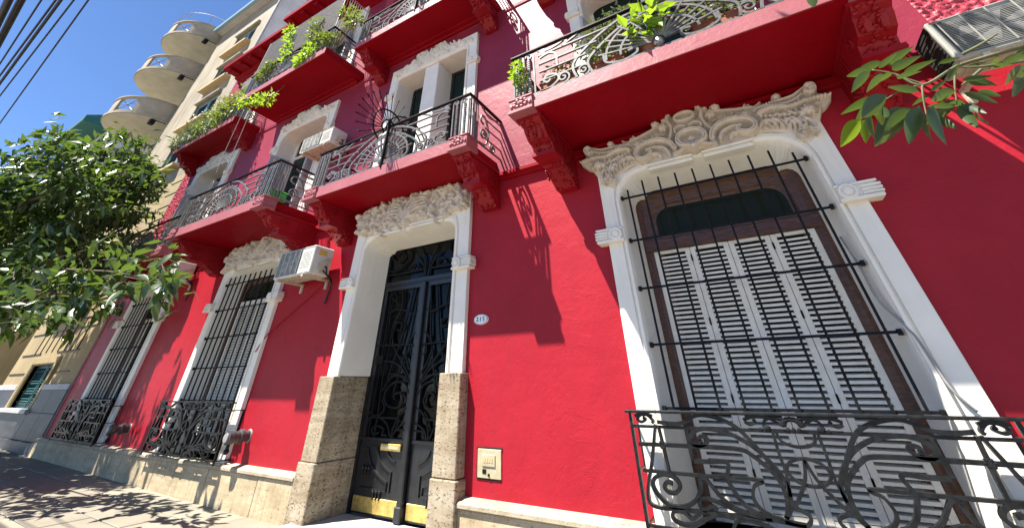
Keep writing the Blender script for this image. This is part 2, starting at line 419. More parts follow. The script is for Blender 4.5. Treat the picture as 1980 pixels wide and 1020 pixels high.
def relief(name, parent, mat, box, res, y, strokes=(), balls=(), plates=(), seed=0, grain=.0015, groove=True):
    """carved relief: tapered rounded strokes, rosettes and flat plates as one height field"""
    x0, x1, z0, z1 = box; xs = np.arange(x0, x1 + res, res); zs = np.arange(z0, z1 + res, res)
    X, Z = np.meshgrid(xs, zs, indexing='ij'); H = np.zeros_like(X)
    rng = np.random.RandomState(seed)
    for poly, h, soft in plates:
        P = np.array(poly); inside = np.zeros(X.shape, bool); dist = np.full(X.shape, 9.)
        for i in range(len(P)):
            a, b = P[i], P[(i + 1) % len(P)]
            cond = ((a[1] > Z) != (b[1] > Z)); den = (b[1] - a[1]) if abs(b[1] - a[1]) > 1e-9 else 1e-9
            inside ^= cond & (X < (b[0] - a[0]) * (Z - a[1]) / den + a[0])
            ab = b - a; L2 = max(ab @ ab, 1e-12); t = np.clip(((X - a[0]) * ab[0] + (Z - a[1]) * ab[1]) / L2, 0, 1)
            dist = np.minimum(dist, np.hypot(X - a[0] - t * ab[0], Z - a[1] - t * ab[1]))
        hh = h * np.clip(dist / soft, 0.15, 1) ** .5
        H = np.where(inside, np.maximum(H, hh), H)
    for pts, r0, r1, hs, base in strokes:
        C = np.array([(p.x, p.y) for p in crom([(q[0], q[1], 0) for q in pts], 7)]); n = len(C)
        R = np.linspace(r0, r1, n); R[:3] *= np.array([.6, .8, .95])[:min(3, n)]; R[-2:] *= .75
        rm = R.max(); ix = np.where((xs > C[:, 0].min() - rm) & (xs < C[:, 0].max() + rm))[0]; iz = np.where((zs > C[:, 1].min() - rm) & (zs < C[:, 1].max() + rm))[0]
        if len(ix) == 0 or len(iz) == 0: continue
        sx, sz = slice(ix[0], ix[-1] + 1), slice(iz[0], iz[-1] + 1)
        best = np.zeros(X[sx, sz].shape)
        for k in range(n):
            d2 = (X[sx, sz] - C[k, 0]) ** 2 + (Z[sx, sz] - C[k, 1]) ** 2
            q = 1 - d2 / R[k] ** 2
            best = np.maximum(best, np.where(q > 0, base * .6 + hs * (R[k] / rm) ** .5 * np.sqrt(np.maximum(q, 0)) + base * .4 * np.minimum(1, q * 4), 0))
        if groove:                          # a vein cut along the middle of each leaf
            dm = np.full(best.shape, 9.)
            for k in range(1, n - 1): dm = np.minimum(dm, np.hypot(X[sx, sz] - C[k, 0], Z[sx, sz] - C[k, 1]))
            best = np.where(best > 0, best - hs * .45 * np.exp(-(dm / (.22 * rm)) ** 2) * (best > base), best)
        H[sx, sz] = np.maximum(H[sx, sz], best)
    for cx, cz, r, hs, base, lobes in balls:
        d = np.hypot(X - cx, Z - cz); th = np.arctan2(Z - cz, X - cx); ph = rng.rand() * 6
        rr = r * (1 + .12 * np.cos(lobes * th + ph)); q = 1 - (d / rr) ** 2
        tex = 1 - .22 * (.5 + .5 * np.cos(lobes * th + ph + 9 * d / r)) if lobes else 1
        H = np.maximum(H, np.where(q > 0, base + hs * np.sqrt(np.maximum(q, 0)) * tex, 0))
    H = np.where(H > 0, H + grain * (rng.rand(*H.shape) - .5), 0)
    nx, nz = H.shape; on = H > 1e-4
    cell = on[:-1, :-1] | on[1:, :-1] | on[:-1, 1:] | on[1:, 1:]
    used = np.zeros(H.shape, bool)
    for a in (slice(0, -1), slice(1, None)):
        for b in (slice(0, -1), slice(1, None)): used[a, b] |= cell
    idx = np.cumsum(used.ravel()).reshape(H.shape) - 1
    Y = np.where(on, y - H, y + .062)
    mb = MB(); mb.v = list(zip(X[used].tolist(), Y[used].tolist(), Z[used].tolist()))
    I, J = np.where(cell)
    mb.f = list(zip(idx[I, J].tolist(), idx[I + 1, J].tolist(), idx[I + 1, J + 1].tolist(), idx[I, J + 1].tolist())); mb.mi = [0] * len(mb.f)
    return mb.build(name, mat, parent, smooth=True)

# ------------------------------------------------------------------ ground
def gz(x): return max(-.02, .011 * (-5.2 - x))
mb = MB(); mb.quad((-600, -600, -.17), (600, -600, -.17), (600, 600, -.17), (-600, 600, -.17))
tag(mb.build('street', M['asphalt']), kind='structure')
sw = MB()
for a, b in ((-80, -24), (-24, -14), (-14, -5.2), (-5.2, 30)):
    za, zb_ = gz(a) - .03, gz(b) - .03
    sw.quad((a, -5.0, za + .012), (b, -5.0, zb_ + .012), (b, .6, zb_ + .012), (a, .6, za + .012)); sw.quad((a, -5.0, -.2), (b, -5.0, -.2), (b, -5.0, zb_), (a, -5.0, za))
sidewalk = tag(sw.build('pavement', M['mortar']), kind='structure')
rng = random.Random(3)
rows = [-.06, -.53, -1.05, -1.57, -2.09, -2.61, -3.13, -3.65, -4.17, -4.69]
for ri in range(len(rows) - 1):
    off = 0 if ri % 2 else .78
    x = -34 + off
    while x < 9:
        w = 1.52; y1, y0 = rows[ri] - .007, rows[ri + 1] + .007; xa, xb = x + .007, x + w - .007
        if x > -20 or ri < 5:
            mb = MB(); j = rng.uniform(-.003, .003); za, zb_ = gz(xa) + j, gz(xb) + j
            vs = [(xa, y0, za - .04), (xb, y0, zb_ - .04), (xb, y1, zb_ - .04), (xa, y1, za - .04)]
            i_ = .006
            vs += [(xa, y0, za - .005), (xb, y0, zb_ - .005), (xb, y1, zb_ - .005), (xa, y1, za - .005), (xa + i_, y0 + i_, za), (xb - i_, y0 + i_, zb_), (xb - i_, y1 - i_, zb_), (xa + i_, y1 - i_, za)]
            mb.add(vs, [(0, 1, 5, 4), (1, 2, 6, 5), (2, 3, 7, 6), (3, 0, 4, 7), (4, 5, 9, 8), (5, 6, 10, 9), (6, 7, 11, 10), (7, 4, 8, 11), (8, 9, 10, 11)])
            mb.build('paving_slab', M['tile'] if rng.random() < .6 else M['tile2'], sidewalk)
        x += w
mb = MB()
for a, b in ((-80, -24), (-24, -14), (-14, -5.2), (-5.2, 30)):
    mb.add([(a, -5.15, -.2), (b, -5.15, -.2), (b, -5.0, -.2), (a, -5.0, -.2), (a, -5.15, gz(a) - .01), (b, -5.15, gz(b) - .01), (b, -5.0, gz(b) - .01), (a, -5.0, gz(a) - .01)],
           [(0, 1, 5, 4), (4, 5, 6, 7), (2, 3, 7, 6)])
tag(mb.build('kerb', M['marble']), kind='structure')

# ------------------------------------------------------------------ red apartment house
CX = {'W3': -.02, 'D': -3.94, 'W2': -7.82, 'W1': -11.95}
XL, XR = -14.1, 6.0
ZT = 10.35                                   # underside of the top cornice
house = tag(empty('red_house', (-5, 0, 0)), 'crimson painted house with white window surrounds and black iron balconies', 'house')
holes = [(CX[k] - .93, CX[k] + .93, .40 if k != 'D' else 0.0, 3.2) for k in CX]
mb = MB(); wallgrid(mb, XL, XR, 0.0, 3.50, 0, holes); mb.build('wall', M['red'], house)
uh = [(CX[k] - .93, CX[k] + .93, 3.80, 6.5) for k in CX] + [(CX[k] - .93, CX[k] + .93, 7.2, 9.85) for k in CX]
mb = MB(); wallgrid(mb, XL, XR, 3.56, 11.0, -.03, uh); mb.build('wall', M['red_up'], house)
mb = MB()                                    # string course: stepped moulding
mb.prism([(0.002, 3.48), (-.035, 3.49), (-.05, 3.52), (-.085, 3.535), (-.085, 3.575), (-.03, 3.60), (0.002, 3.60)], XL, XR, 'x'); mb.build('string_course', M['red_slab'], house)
mb = MB(); mb.prism([(-.028, 6.90), (-.05, 6.91), (-.06, 6.97), (-.028, 6.99)], XL, XR, 'x'); mb.build('string_course', M['red_up'], house)
mb = MB()                                    # roof, party walls, dark rooms behind the openings
mb.quad((XL, -.03, 11.0), (XR, -.03, 11.0), (XR, 9, 11.0), (XL, 9, 11.0)); mb.quad((XL, -.03, 0), (XL, 9, 0), (XL, 9, 11), (XL, -.03, 11)); mb.quad((XR, -.03, 0), (XR, 9, 0), (XR, 9, 11), (XR, -.03, 11))
mb.build('roof', M['greywall'], house)
for k, c in CX.items():
    for z0, z1 in ((.2, 3.4), (3.7, 6.7), (7.1, 10)):
        if k == 'D' and z0 < 1: continue
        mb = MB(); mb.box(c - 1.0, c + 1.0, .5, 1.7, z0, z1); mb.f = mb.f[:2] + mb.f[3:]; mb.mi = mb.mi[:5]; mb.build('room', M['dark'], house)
# rough-cast strips at both ends of the upper storeys
def roughstrip(x0, x1, z0, z1, seed):
    r = .014; nx, nz = int((x1 - x0) / r), int((z1 - z0) / r); g = np.random.RandomState(seed)
    h = g.rand(nx + 1, nz + 1); h = (h + np.roll(h, 1, 0) + np.roll(h, 1, 1)) / 3; h = np.where(h > .5, (h - .5) * .085, 0); h[0, :] = h[-1, :] = 0; h[:, 0] = h[:, -1] = 0
    mb = MB(); mb.v = [(x0 + (x1 - x0) * i / nx, -.034 - h[i, j], z0 + (z1 - z0) * j / nz) for i in range(nx + 1) for j in range(nz + 1)]
    mb.f = [(i * (nz + 1) + j, (i + 1) * (nz + 1) + j, (i + 1) * (nz + 1) + j + 1, i * (nz + 1) + j + 1) for i in range(nx) for j in range(nz)]; mb.mi = [0] * len(mb.f)
    mb.build('rough_render', M['stucco'], house, smooth=True)
roughstrip(2.12, 2.62, 3.66, 6.8, 1); roughstrip(-14.05, -13.35, 3.66, 6.85, 2); roughstrip(-6.05, -5.75, 7.4, 9.9, 3)

# travertine base: separate blocks with open joints under a projecting cap
brng = random.Random(11)
def base_run(xa, xb, first=1.3):
    mb = MB(); mb.box(xa, xb, -.085, .05, -.1, .36); mb.build('base_core', M['mortar'], house)
    x = xa; i = 0
    while x < xb - .05:
        w = brng.uniform(1.1, 1.7); e = min(x + w, xb)
        if xb - e < .5: e = xb
        y = -.105 - brng.uniform(0, .008); g = .004
        b = MB(); b.cbox(x + g, e - g, y, -.06, -.1, .362, .007); b.build('stone_block', M['trav'], house)
        x = e
    mb = MB(); mb.prism([(0.0, .364), (-.125, .364), (-.13, .37), (-.13, .395), (-.118, .408), (0.0, .425)], xa, xb, 'x'); mb.build('base_cap', M['trav_cap'], house)
base_run(XL, -5.13); base_run(-2.80, XR)

# ------------------------------------------------------------------ window surrounds and their carving
PROF = [(0, 0.03), (0, -.055), (.02, -.06), (.70, -.06), (.72, -.047), (.78, -.047), (.80, -.07), (.90, -.075), (.96, -.066), (1, -.05), (1.42, .255)]
def capital(parent, cx, z, sg, w=.17):
    """small volute block on the outer edge of a surround"""
    c = MB(); x0 = cx - sg * .11; x1 = cx + sg * w
    a, b = min(x0, x1), max(x0, x1)
    c.cbox(a, b - (.0 if sg > 0 else .0), -.135, .0, z - .075, z - .045, .006)
    c.cbox(a + .012, b - .012, -.115, .0, z - .045, z + .05, .006)
    for dz in (-.028, .0, .028):
        xs, xe = (cx + sg * .05, cx + sg * (w + .012))
        c.cbox(min(xs, xe), max(xs, xe), -.128, .0, z + dz - .011, z + dz + .011, .005)
    c.cbox(a, b, -.125, .0, z + .05, z + .07, .005)
    c.lathe([(.0, -.147), (.022, -.147), (.03, -.142), (.034, -.13), (.04, -.13), (.046, -.142), (.058, -.142), (.066, -.13), (.066, -.1)], (cx - sg * .035, 0, z + .004), 20, 'y')
    return c.build('capital', M['white'], parent)
def leafcarving(seed, cx, hw, zlo, zc, ze, n=170, up=False):
    g = random.Random(seed); st = []; bl = []
    for i in range(n):
        u = g.uniform(-1, 1); top = zc + (ze - zc) * abs(u) ** 1.3; lo = zlo + .05 * abs(u)
        x = cx + u * (hw - .07); v = g.random(); z = lo + .03 + (top - lo - .07) * v
        sg = 1 if u >= 0 else -1; a = math.radians(g.uniform(-25, 75)) ; L = g.uniform(.07, .19); cv = g.uniform(-2.4, 2.4)
        pts = []; px, pz = x, z
        for k in range(6):
            pts.append((px, pz)); px += sg * math.cos(a) * L / 5; pz += math.sin(a) * L / 5; a += cv / 5 * (1 + k * .35)
            pz = min(pz, top); px = max(cx - hw + .02, min(cx + hw - .02, px))
        r = g.uniform(.014, .032); st.append((pts, r, r * g.uniform(.35, .8), g.uniform(.02, .045), g.uniform(.015, .075)))
        if g.random() < .25: bl.append((px, pz, g.uniform(.018, .036), g.uniform(.02, .035), g.uniform(.03, .07), g.choice([0, 4, 5, 6])))
    for sg in (-1, 1):                      # two big leaves springing from the centre
        for k in range(4):
            st.append(([(cx + sg * .03, zlo + .10 + .03 * k), (cx + sg * .16, zlo + .20 + .05 * k), (cx + sg * .34, zlo + .22 + .045 * k), (cx + sg * (.48 - .05 * k), zlo + .14 + .05 * k)], .022, .012, .04, .075))
    st.append(([(cx, zlo + .03), (cx, zlo + .16), (cx + .01, zlo + .3)], .05, .03, .06, .06))
    plate = [(cx - hw, zlo + .06)] + [(cx - hw + .02 + 2 * (hw - .02) * i / 24, zc - .03 + (ze - zc) * abs(-1 + i / 12) ** 1.3 + .025 * math.sin(i * 2.1 + seed)) for i in range(25)] + [(cx + hw, zlo + .06), (cx + hw * .75, zlo + .07), (cx + hw * .6, zlo), (cx - hw * .6, zlo), (cx - hw * .75, zlo + .07)]
    return st, bl, [(plate, .03, .02)]
def keybars(parent, cx, hw, z, mat=None):
    for a, b in ((cx - hw, cx - .05), (cx + .05, cx + hw)):
        k = MB(); k.cbox(a, b, -.10, 0, z, z + .028, .004); k.cbox(a + .01, b - .01, -.085, 0, z + .028, z + .045, .004); k.cbox(a - .006, b + .006, -.115, 0, z + .045, z + .066, .004); k.build('moulding', mat or M['white'], parent)

# the big window by the camera
def security_bars(parent, cx, zbars, xs, ztop, zlow, y=-.035, mat=None, hw=.0085):
    mat = mat or M['iron']; x0, x1 = min(xs), max(xs)
    for x in xs:
        b = MB(); b.box(x - hw, x + hw, y - .008, y + .008, zlow, ztop if not callable(ztop) else ztop(x)); b.build('security_bar', mat, parent)
    for z in zbars:
        b = MB(); b.box(x0 - .07, x1 + .07, y + .009, y + .021, z - .009, z + .009)
        for sg, xx in ((-1, x0 - .07), (1, x1 + .07)): b.box(xx - .012, xx + .012, y - .02, -.02 + .0, z - .022, z + .016)
        b.build('security_bar', mat, parent)

GR = [[(-1.054,0.881),(-0.715,0.884),(-0.393,0.883),(-0.308,0.854),(-0.248,0.805),(-0.201,0.752),(-0.185,0.681),(-0.197,0.61),(-0.225,0.567)],
[(-1.052,0.735),(-0.67,0.732),(-0.303,0.735),(-0.348,0.704),(-0.373,0.647),(-0.351,0.601),(-0.297,0.572),(-0.238,0.56)],
[(-0.905,0.998),(-0.976,0.797),(-1.035,0.652),(-1.048,0.584),(-1.031,0.559),(-0.979,0.549),(-0.823,0.551),(-0.61,0.553),(-0.338,0.555),(-0.233,0.554),(-0.127,0.549)],
[(-0.887,0.994),(-0.876,0.86),(-0.87,0.739)],
[(-0.219,0.571),(-0.169,0.641),(-0.168,0.754),(-0.261,0.876),(-0.372,0.946),(-0.479,0.977),(-0.581,0.983),(-0.655,0.957),(-0.68,0.919),(-0.651,0.892),(-0.597,0.896),(-0.564,0.92),(-0.58,0.941),(-0.612,0.936),(-0.622,0.914),(-0.601,0.912)],
[(-0.887,1.014),(-0.793,1.006),(-0.707,1.013),(-0.612,1.055),(-0.53,1.059),(-0.427,1.033),(-0.343,0.985),(-0.259,0.883),(-0.2,0.777),(-0.186,0.669),(-0.209,0.58)],
[(-0.674,0.719),(-0.683,0.666),(-0.732,0.604),(-0.819,0.566),(-0.905,0.565),(-0.974,0.61),(-1.0,0.662),(-0.975,0.701),(-0.905,0.723),(-0.838,0.707),(-0.815,0.669),(-0.848,0.635),(-0.897,0.633),(-0.922,0.657),(-0.897,0.683),(-0.863,0.679)],
[(-0.674,0.719),(-0.64,0.72),(-0.603,0.678),(-0.549,0.62),(-0.462,0.579),(-0.336,0.562)],
[(-0.684,0.806),(-0.58,0.807),(-0.474,0.808),(-0.497,0.731),(-0.482,0.681),(-0.448,0.623),(-0.387,0.58),(-0.279,0.562)],
[(-0.688,0.981),(-0.695,0.812)],
[(-0.605,0.569),(-0.639,0.586),(-0.687,0.563),(-0.712,0.587),(-0.694,0.617),(-0.638,0.619),(-0.549,0.595),(-0.443,0.569),(-0.301,0.558)],
[(-0.725,0.542),(-0.779,0.514),(-0.814,0.537),(-0.859,0.543),(-0.896,0.532),(-0.902,0.503),(-0.853,0.483),(-0.774,0.487),(-0.691,0.521),(-0.612,0.547),(-0.519,0.545)],
[(-0.144,0.988),(-0.148,0.875),(-0.145,0.768),(-0.161,0.671)],
[(-0.3,1.04),(-0.235,1.058),(-0.164,1.057),(-0.117,1.04),(-0.084,1.017)],
[(-0.296,1.029),(-0.264,1.016),(-0.231,1.031),(-0.242,1.045)],
[(-0.021,0.85),(-0.051,0.756),(-0.111,0.675),(-0.16,0.619)],
[(-0.55,0.475),(-0.528,0.506),(-0.506,0.528),(-0.445,0.541),(-0.375,0.532),(-0.298,0.509),(-0.2,0.47),(-0.1,0.45)],
[(-0.46,0.47),(-0.42,0.50),(-0.37,0.495),(-0.36,0.465),(-0.39,0.455)],
[(-0.233,0.555),(-0.128,0.546),(-0.09,0.592),(-0.159,0.622)],
[(-1.049,1.045),(-1.015,1.058),(-0.956,1.054),(-0.919,1.021),(-0.928,1.005)],
[(-0.918,1.048),(-0.955,1.056),(-1.008,1.051),(-1.033,1.026),(-1.006,1.011),(-0.972,1.027),(-0.99,1.039)]]
GR = [[(x + .02, z) for x, z in s] for s in GR]
def sill_grille(parent, cx, single):
    """bowed iron guard of whiplash curves; single: every scroll an object of its own"""
    y = -.2; mat = M['iron2']; parts = []
    h = MB(); h.cbox(cx - 1.10, cx + 1.10, y - .035, y + .03, 1.066, 1.084, .004); h.build('handrail', mat, parent)
    def put(b, name='scroll'): parts.append((b, name))
    for sg in (-1, 1):
        for i, s in enumerate(GR):
            pts = [(cx - sg * p[0], p[1]) for p in s]
            c = crom(P3(pts, y), 6); b = MB(); th = .0115 if i in (0, 4, 5, 6, 8) else .0090
            b.sweep(c, th, .016 + .0007 * (i % 4)); put(b)
    b = MB(); b.sweep(crom(P3([(cx - .106, .982), (cx - .085, .929), (cx, .91), (cx + .085, .929), (cx + .106, .982)], y), 6), .0085, .012); put(b)
    b = MB(); b.sweep(P3([(cx + .112 * math.cos(math.tau * k / 28), .79 + .064 * math.sin(math.tau * k / 28)) for k in range(28)], y), .0085, .0135, closed=True); put(b, 'ring')
    for z, ex in ((.985, 1.06), (.452, 1.06)):
        b = MB(); b.box(cx - ex, cx + ex, y - .009, y + .009, z - .009, z + .009); put(b, 'rail')
    for sg in (-1, 1):
        b = MB(); x = cx + sg * 1.065; b.box(x - .011, x + .011, y - .011, y + .011, .41, 1.066); put(b, 'post')
        b = MB()
        b.sweep([(x, y + .011, .985), (x, -.02, .985), (x, -.02, .735), (x, y + .02, .735), (x, y + .02, .452), (x, .0, .452)], .008, .008, (1, 0, 0)); put(b, 'side_rail')
        b = MB()                            # small rosette on the second rail
        for k in range(6):
            a = math.tau * k / 6; b.ball((cx + sg * .86 + .02 * math.cos(a), y - .012, .883 + .016 * math.sin(a)), (.011, .01, .010), 6, 4)
        put(b, 'rosette')
    b = MB()                                # flower at the middle of the top
    for k in range(9):
        a = math.pi * k / 8; b.ball((cx + .05 * math.cos(a), y - .015, 1.02 + .03 * math.sin(a)), (.022, .016, .014), 7, 5)
    for dx in (-.03, 0, .03): b.ball((cx + dx, y - .03, .995), .014, 7, 5)
    for sg in (-1, 1):
        b.ball((cx + sg * .15, y - .012, 1.0), (.024, .016, .016), 7, 5); b.ball((cx + sg * .19, y - .012, .992), .012, 6, 4)
        b.sweep(crom(P3([(cx + sg * .04, 1.03), (cx + sg * .09, 1.055), (cx + sg * .15, 1.04), (cx + sg * .17, 1.0)], y), 5), .008, .012)
    put(b, 'rosette')
    if single:
        for b, nm in parts: b.build(nm, mat, parent)
    else:
        big = MB()
        for b, nm in parts: big.add(b.v, b.f)
        big.build('scrollwork', mat, parent)

def surround(k, z0=.41):
    cx = CX[k]; mb = MB(); casing(mb, cx, 1.05, .85, z0, 3.40, 3.12, .30 if k == 'W3' else .22, PROF)
    mb.box(cx - 1.05, cx - .85, -.05, .28, z0 - .02, z0 - .001); mb.box(cx + .85, cx + 1.05, -.05, .28, z0 - .02, z0 - .001)
    w = mb.build('window', M['white'], house)
    return w
w3 = surround('W3'); c = CX['W3']
tag(w3, 'big white window surround with rocaille carving and closed louvred shutters')
for sg in (-1, 1):
    capital(w3, c + sg * .98, 2.485, sg)
    jb = MB(); jb.cbox(c + sg * .872 - .014, c + sg * .872 + .014, -.088, -.04, .42, 2.86, .005); jb.build('moulding', M['white'], w3)
keybars(w3, c, .49, 3.085)
# carving over the big window, traced half by half
RT = [(0.024,3.66),(0.184,3.645),(0.363,3.59),(0.482,3.535),(0.62,3.50),(0.72,3.473),(0.804,3.53),(0.86,3.50),(0.965,3.51),(1.04,3.555),(1.12,3.53),(1.14,3.463),(1.20,3.41),(1.215,3.366),(1.156,3.303),(1.10,3.27),(1.05,3.179),(0.99,3.108),(0.95,3.037),(0.90,2.99),(0.841,3.034),(0.80,3.10),(0.766,3.134),(0.668,3.183),(0.569,3.205),(0.50,3.16),(0.45,3.15),(0.024,3.15)]
plate = [(c + x, z) for x, z in RT] + [(c - x, z) for x, z in RT[::-1]]
st, bl = [], []
def both(pts, r0, r1, hs, base):
    st.append(([(c + x, z) for x, z in pts], r0, r1, hs, base)); st.append(([(c - x, z) for x, z in pts], r0, r1, hs, base))
def bb(x, z, r, hs, base, lobes=0):
    bl.append((c + x, z, r, hs, base, lobes)); bl.append((c - x, z, r, hs, base, lobes))
both([(.62, 3.36), (.74, 3.385), (.893, 3.35), (1.028, 3.372), (1.20, 3.372)], .030, .016, .045, .035)
both([(.60, 3.41), (.70, 3.43), (.86, 3.40), (.96, 3.425), (1.03, 3.47)], .022, .012, .035, .03)
both([(.64, 3.44), (.80, 3.455), (.93, 3.46), (1.0, 3.49), (1.06, 3.52)], .016, .012, .03, .03)
both([(1.06, 3.51), (1.11, 3.50), (1.115, 3.455), (1.075, 3.435), (1.04, 3.46), (1.055, 3.485), (1.08, 3.48)], .022, .012, .04, .05)
both([(.17, 3.20), (.20, 3.29), (.29, 3.355), (.42, 3.365), (.53, 3.325), (.565, 3.25), (.51, 3.20), (.44, 3.22), (.415, 3.27), (.455, 3.29)], .034, .018, .05, .05)
both([(.24, 3.20), (.28, 3.27), (.37, 3.305), (.46, 3.30)], .020, .014, .035, .04)
both([(.33, 3.19), (.36, 3.235), (.42, 3.235)], .018, .014, .03, .035)
both([(.20, 3.56), (.33, 3.52), (.47, 3.485), (.60, 3.465), (.68, 3.41)], .026, .012, .035, .03)
both([(.24, 3.43), (.38, 3.43), (.50, 3.43)], .014, .010, .02, .03)
for k in range(8): both([(.62 + .045 * k, 3.30 - .012 * k), (.66 + .045 * k, 3.27 - .016 * k), (.69 + .04 * k, 3.21 - .018 * k)], .017, .009, .028, .025 + .008 * (k % 3))
for k in range(6): both([(.70 + .05 * k, 3.32 - .004 * k), (.74 + .05 * k, 3.30 - .01 * k), (.77 + .05 * k, 3.315 - .012 * k)], .014, .008, .028, .03 + .01 * (k % 2))
both([(.60, 3.25), (.66, 3.285), (.72, 3.25), (.70, 3.21)], .018, .010, .03, .03)
g = random.Random(5)
for k in range(26):
    x, z = g.uniform(.82, 1.02), g.uniform(3.02, 3.24)
    if z < 3.0 + (1.02 - x) * .2 or z < 2.9 + (x - .82): continue
    both([(x, z), (x + g.uniform(-.04, .04), z + g.uniform(-.04, .02)), (x + g.uniform(-.05, .05), z + g.uniform(-.05, .02))], .014, .007, .025, g.uniform(.02, .045))
bb(1.09, 3.475, .03, .04, .06, 5); bb(.825, 3.505, .036, .035, .035, 5); bb(.52, 3.40, .04, .04, .045, 5); bb(1.0, 3.275, .046, .045, .045, 6); bb(.94, 3.26, .028, .03, .05, 4)
bb(.235, 3.51, .055, .045, .05, 6); bb(.30, 3.575, .045, .04, .045, 5); bb(.20, 3.60, .034, .03, .05, 4); bb(.88, 3.20, .024, .025, .04, 5); bb(.80, 3.22, .022, .022, .04, 5)
for k in range(7): bb(.64 + .035 * k, 3.335 - .01 * k, .016, .016, .05, 0)
for k in range(60):                          # small leaves filling the ground of the panel
    x, z = g.uniform(.22, 1.08), g.uniform(3.14, 3.5); a = g.uniform(-.5, 1.6); L = g.uniform(.03, .06)
    if z > 3.60 - .16 * x or z < 3.20 - .12 * max(0, x - .6): continue
    both([(x, z), (x + L * .5 * math.cos(a), z + L * .5 * math.sin(a) + .008), (x + L * math.cos(a), z + L * math.sin(a))], g.uniform(.009, .015), .005, .022, g.uniform(.018, .04))
# central cartouche
ov = lambda cx, cz, a, b, n=20: [(cx + a * math.cos(math.tau * i / n), cz + b * math.sin(math.tau * i / n)) for i in range(n)]
st.append((ov(c, 3.535, .095, .05) + [(c + .095, 3.535)], .018, .018, .03, .075)); st.append((ov(c, 3.27, .13, .085) + [(c + .13, 3.27)], .030, .030, .05, .07))
both([(.13, 3.62), (.17, 3.56), (.15, 3.47), (.17, 3.38), (.21, 3.30)], .024, .018, .045, .06)
both([(.02, 3.42), (.08, 3.44), (.13, 3.41), (.11, 3.375)], .018, .010, .03, .075); both([(.02, 3.39), (.06, 3.37), (.12, 3.36)], .016, .008, .03, .075)
both([(.03, 3.61), (.09, 3.62), (.14, 3.60)], .016, .010, .03, .075); both([(.0, 3.165), (.06, 3.19), (.14, 3.16), (.2, 3.17)], .028, .014, .05, .06)
for k in range(5): st.append(([(c, 3.15), (c + (k - 2) * .025, 3.19), (c + (k - 2) * .06, 3.21)], .018, .010, .04, .09))
for x, z in ((0, 3.285), (-.02, 3.265), (.02, 3.265), (0, 3.25)): bl.append((c + x, z, .017, .02, .085, 0))
carve_box = (c - 1.25, c + 1.25, 2.96, 3.68)
carving = relief('carving', w3, M['plaster'], carve_box, .0048, -.062, [(a_, b_ * .92, c_ * .85, d_ * 1.85, e_ * 1.6) for a_, b_, c_, d_, e_ in st], [(a_, b_, c_, d_ * 1.5, e_ * 1.4, f_) for a_, b_, c_, d_, e_, f_ in bl],
                 [(plate, .014, .03), ([(c - .19, 3.17), (c + .19, 3.17), (c + .16, 3.40), (c + .19, 3.63), (c - .19, 3.63), (c - .16, 3.40)], .072, .02)], 4)
# joinery of the big window
mb = MB(); casing(mb, c, .80, .60, .42, 2.97, 2.80, .16, [(0, .30), (0, .245), (.12, .24), (.3, .235), (.45, .255), (.75, .262), (.85, .28), (1, .285), (1, .32)])
mb.build('window_frame', M['wood'], w3)
for a, b in ((c - .765, c - .692), (c + .692, c + .765)): mb = MB(); mb.box(a, b, .25, .32, .42, 2.4); mb.build('jamb', M['wood'], w3)
mb = MB(); mb.cbox(c - .76, c + .76, .225, .31, 2.355, 2.47, .01); mb.box(c - .76, c + .76, .24, .3, 2.47, 2.50); mb.build('transom', M['wood'], w3)
mb = MB(); mb.prism(rounded(c, .61, 2.48, 2.81, .17), .288, .294, 'y'); mb.build('pane', M['glass'], w3, fix=True)
mb = MB(); mb.box(c - .85, c + .85, .40, .44, .42, 3.1); mb.build('inner_blind', M['dark'], w3)  # dark sheet standing in for the shade behind the slats
slat = MB(); slat.add([(-.125, -.014, .019), (.125, -.014, .019), (.125, .045, .031), (-.125, .045, .031), (-.125, -.014, .0), (.125, -.014, .0), (.125, .045, .025), (-.125, .045, .025)],
                      [(0, 1, 2, 3), (4, 7, 6, 5), (0, 4, 5, 1), (2, 6, 7, 3), (0, 3, 7, 4), (1, 5, 6, 2)])
slat_me = slat.mesh('slat', M['shut'], (0, 0, 0))
for i in range(4):
    x0 = c - .69 + .345 * i; x1 = x0 + .341
    b = MB()
    b.cbox(x0, x0 + .045, .255, .292, .43, 2.352, .003); b.cbox(x1 - .045, x1, .255, .292, .43, 2.352, .003)
    for z0, z1 in ((.43, .50), (2.325, 2.352)): b.box(x0 + .046, x1 - .046, .257, .290, z0, z1)
    for z in (.7, 1.15, 1.7, 2.25):
        hx = x1 if i % 2 == 0 else x0
        b.box(hx - .010, hx + .010, .247, .258, z - .028, z + .028)
    b.build('shutter_leaf', M['shut'], w3)
    z = .505
    while z < 2.30:
        inst('slat', slat_me, ((x0 + x1) / 2, .272, z), w3)
        z += .0385
bx = [c - .76 + .1675 * i for i in range(10)]
security_bars(w3, c, (2.87, 2.42, 1.975, 1.525, 1.09), bx, lambda x: 3.02 if abs(x - c) < .65 else 2.95, 1.085)
sill_grille(w3, c, True)
b = MB(); b.tube(crom([(c + .79, .06, 2.2), (c + .80, .0, 1.95), (c + .80, -.03, 1.72), (c + .87, -.085, 1.50), (c + .90, -.09, 1.22), (c + .96, -.075, 1.1)], 8), .009, 6); b.build('cable', M['pipe'], w3, smooth=True)

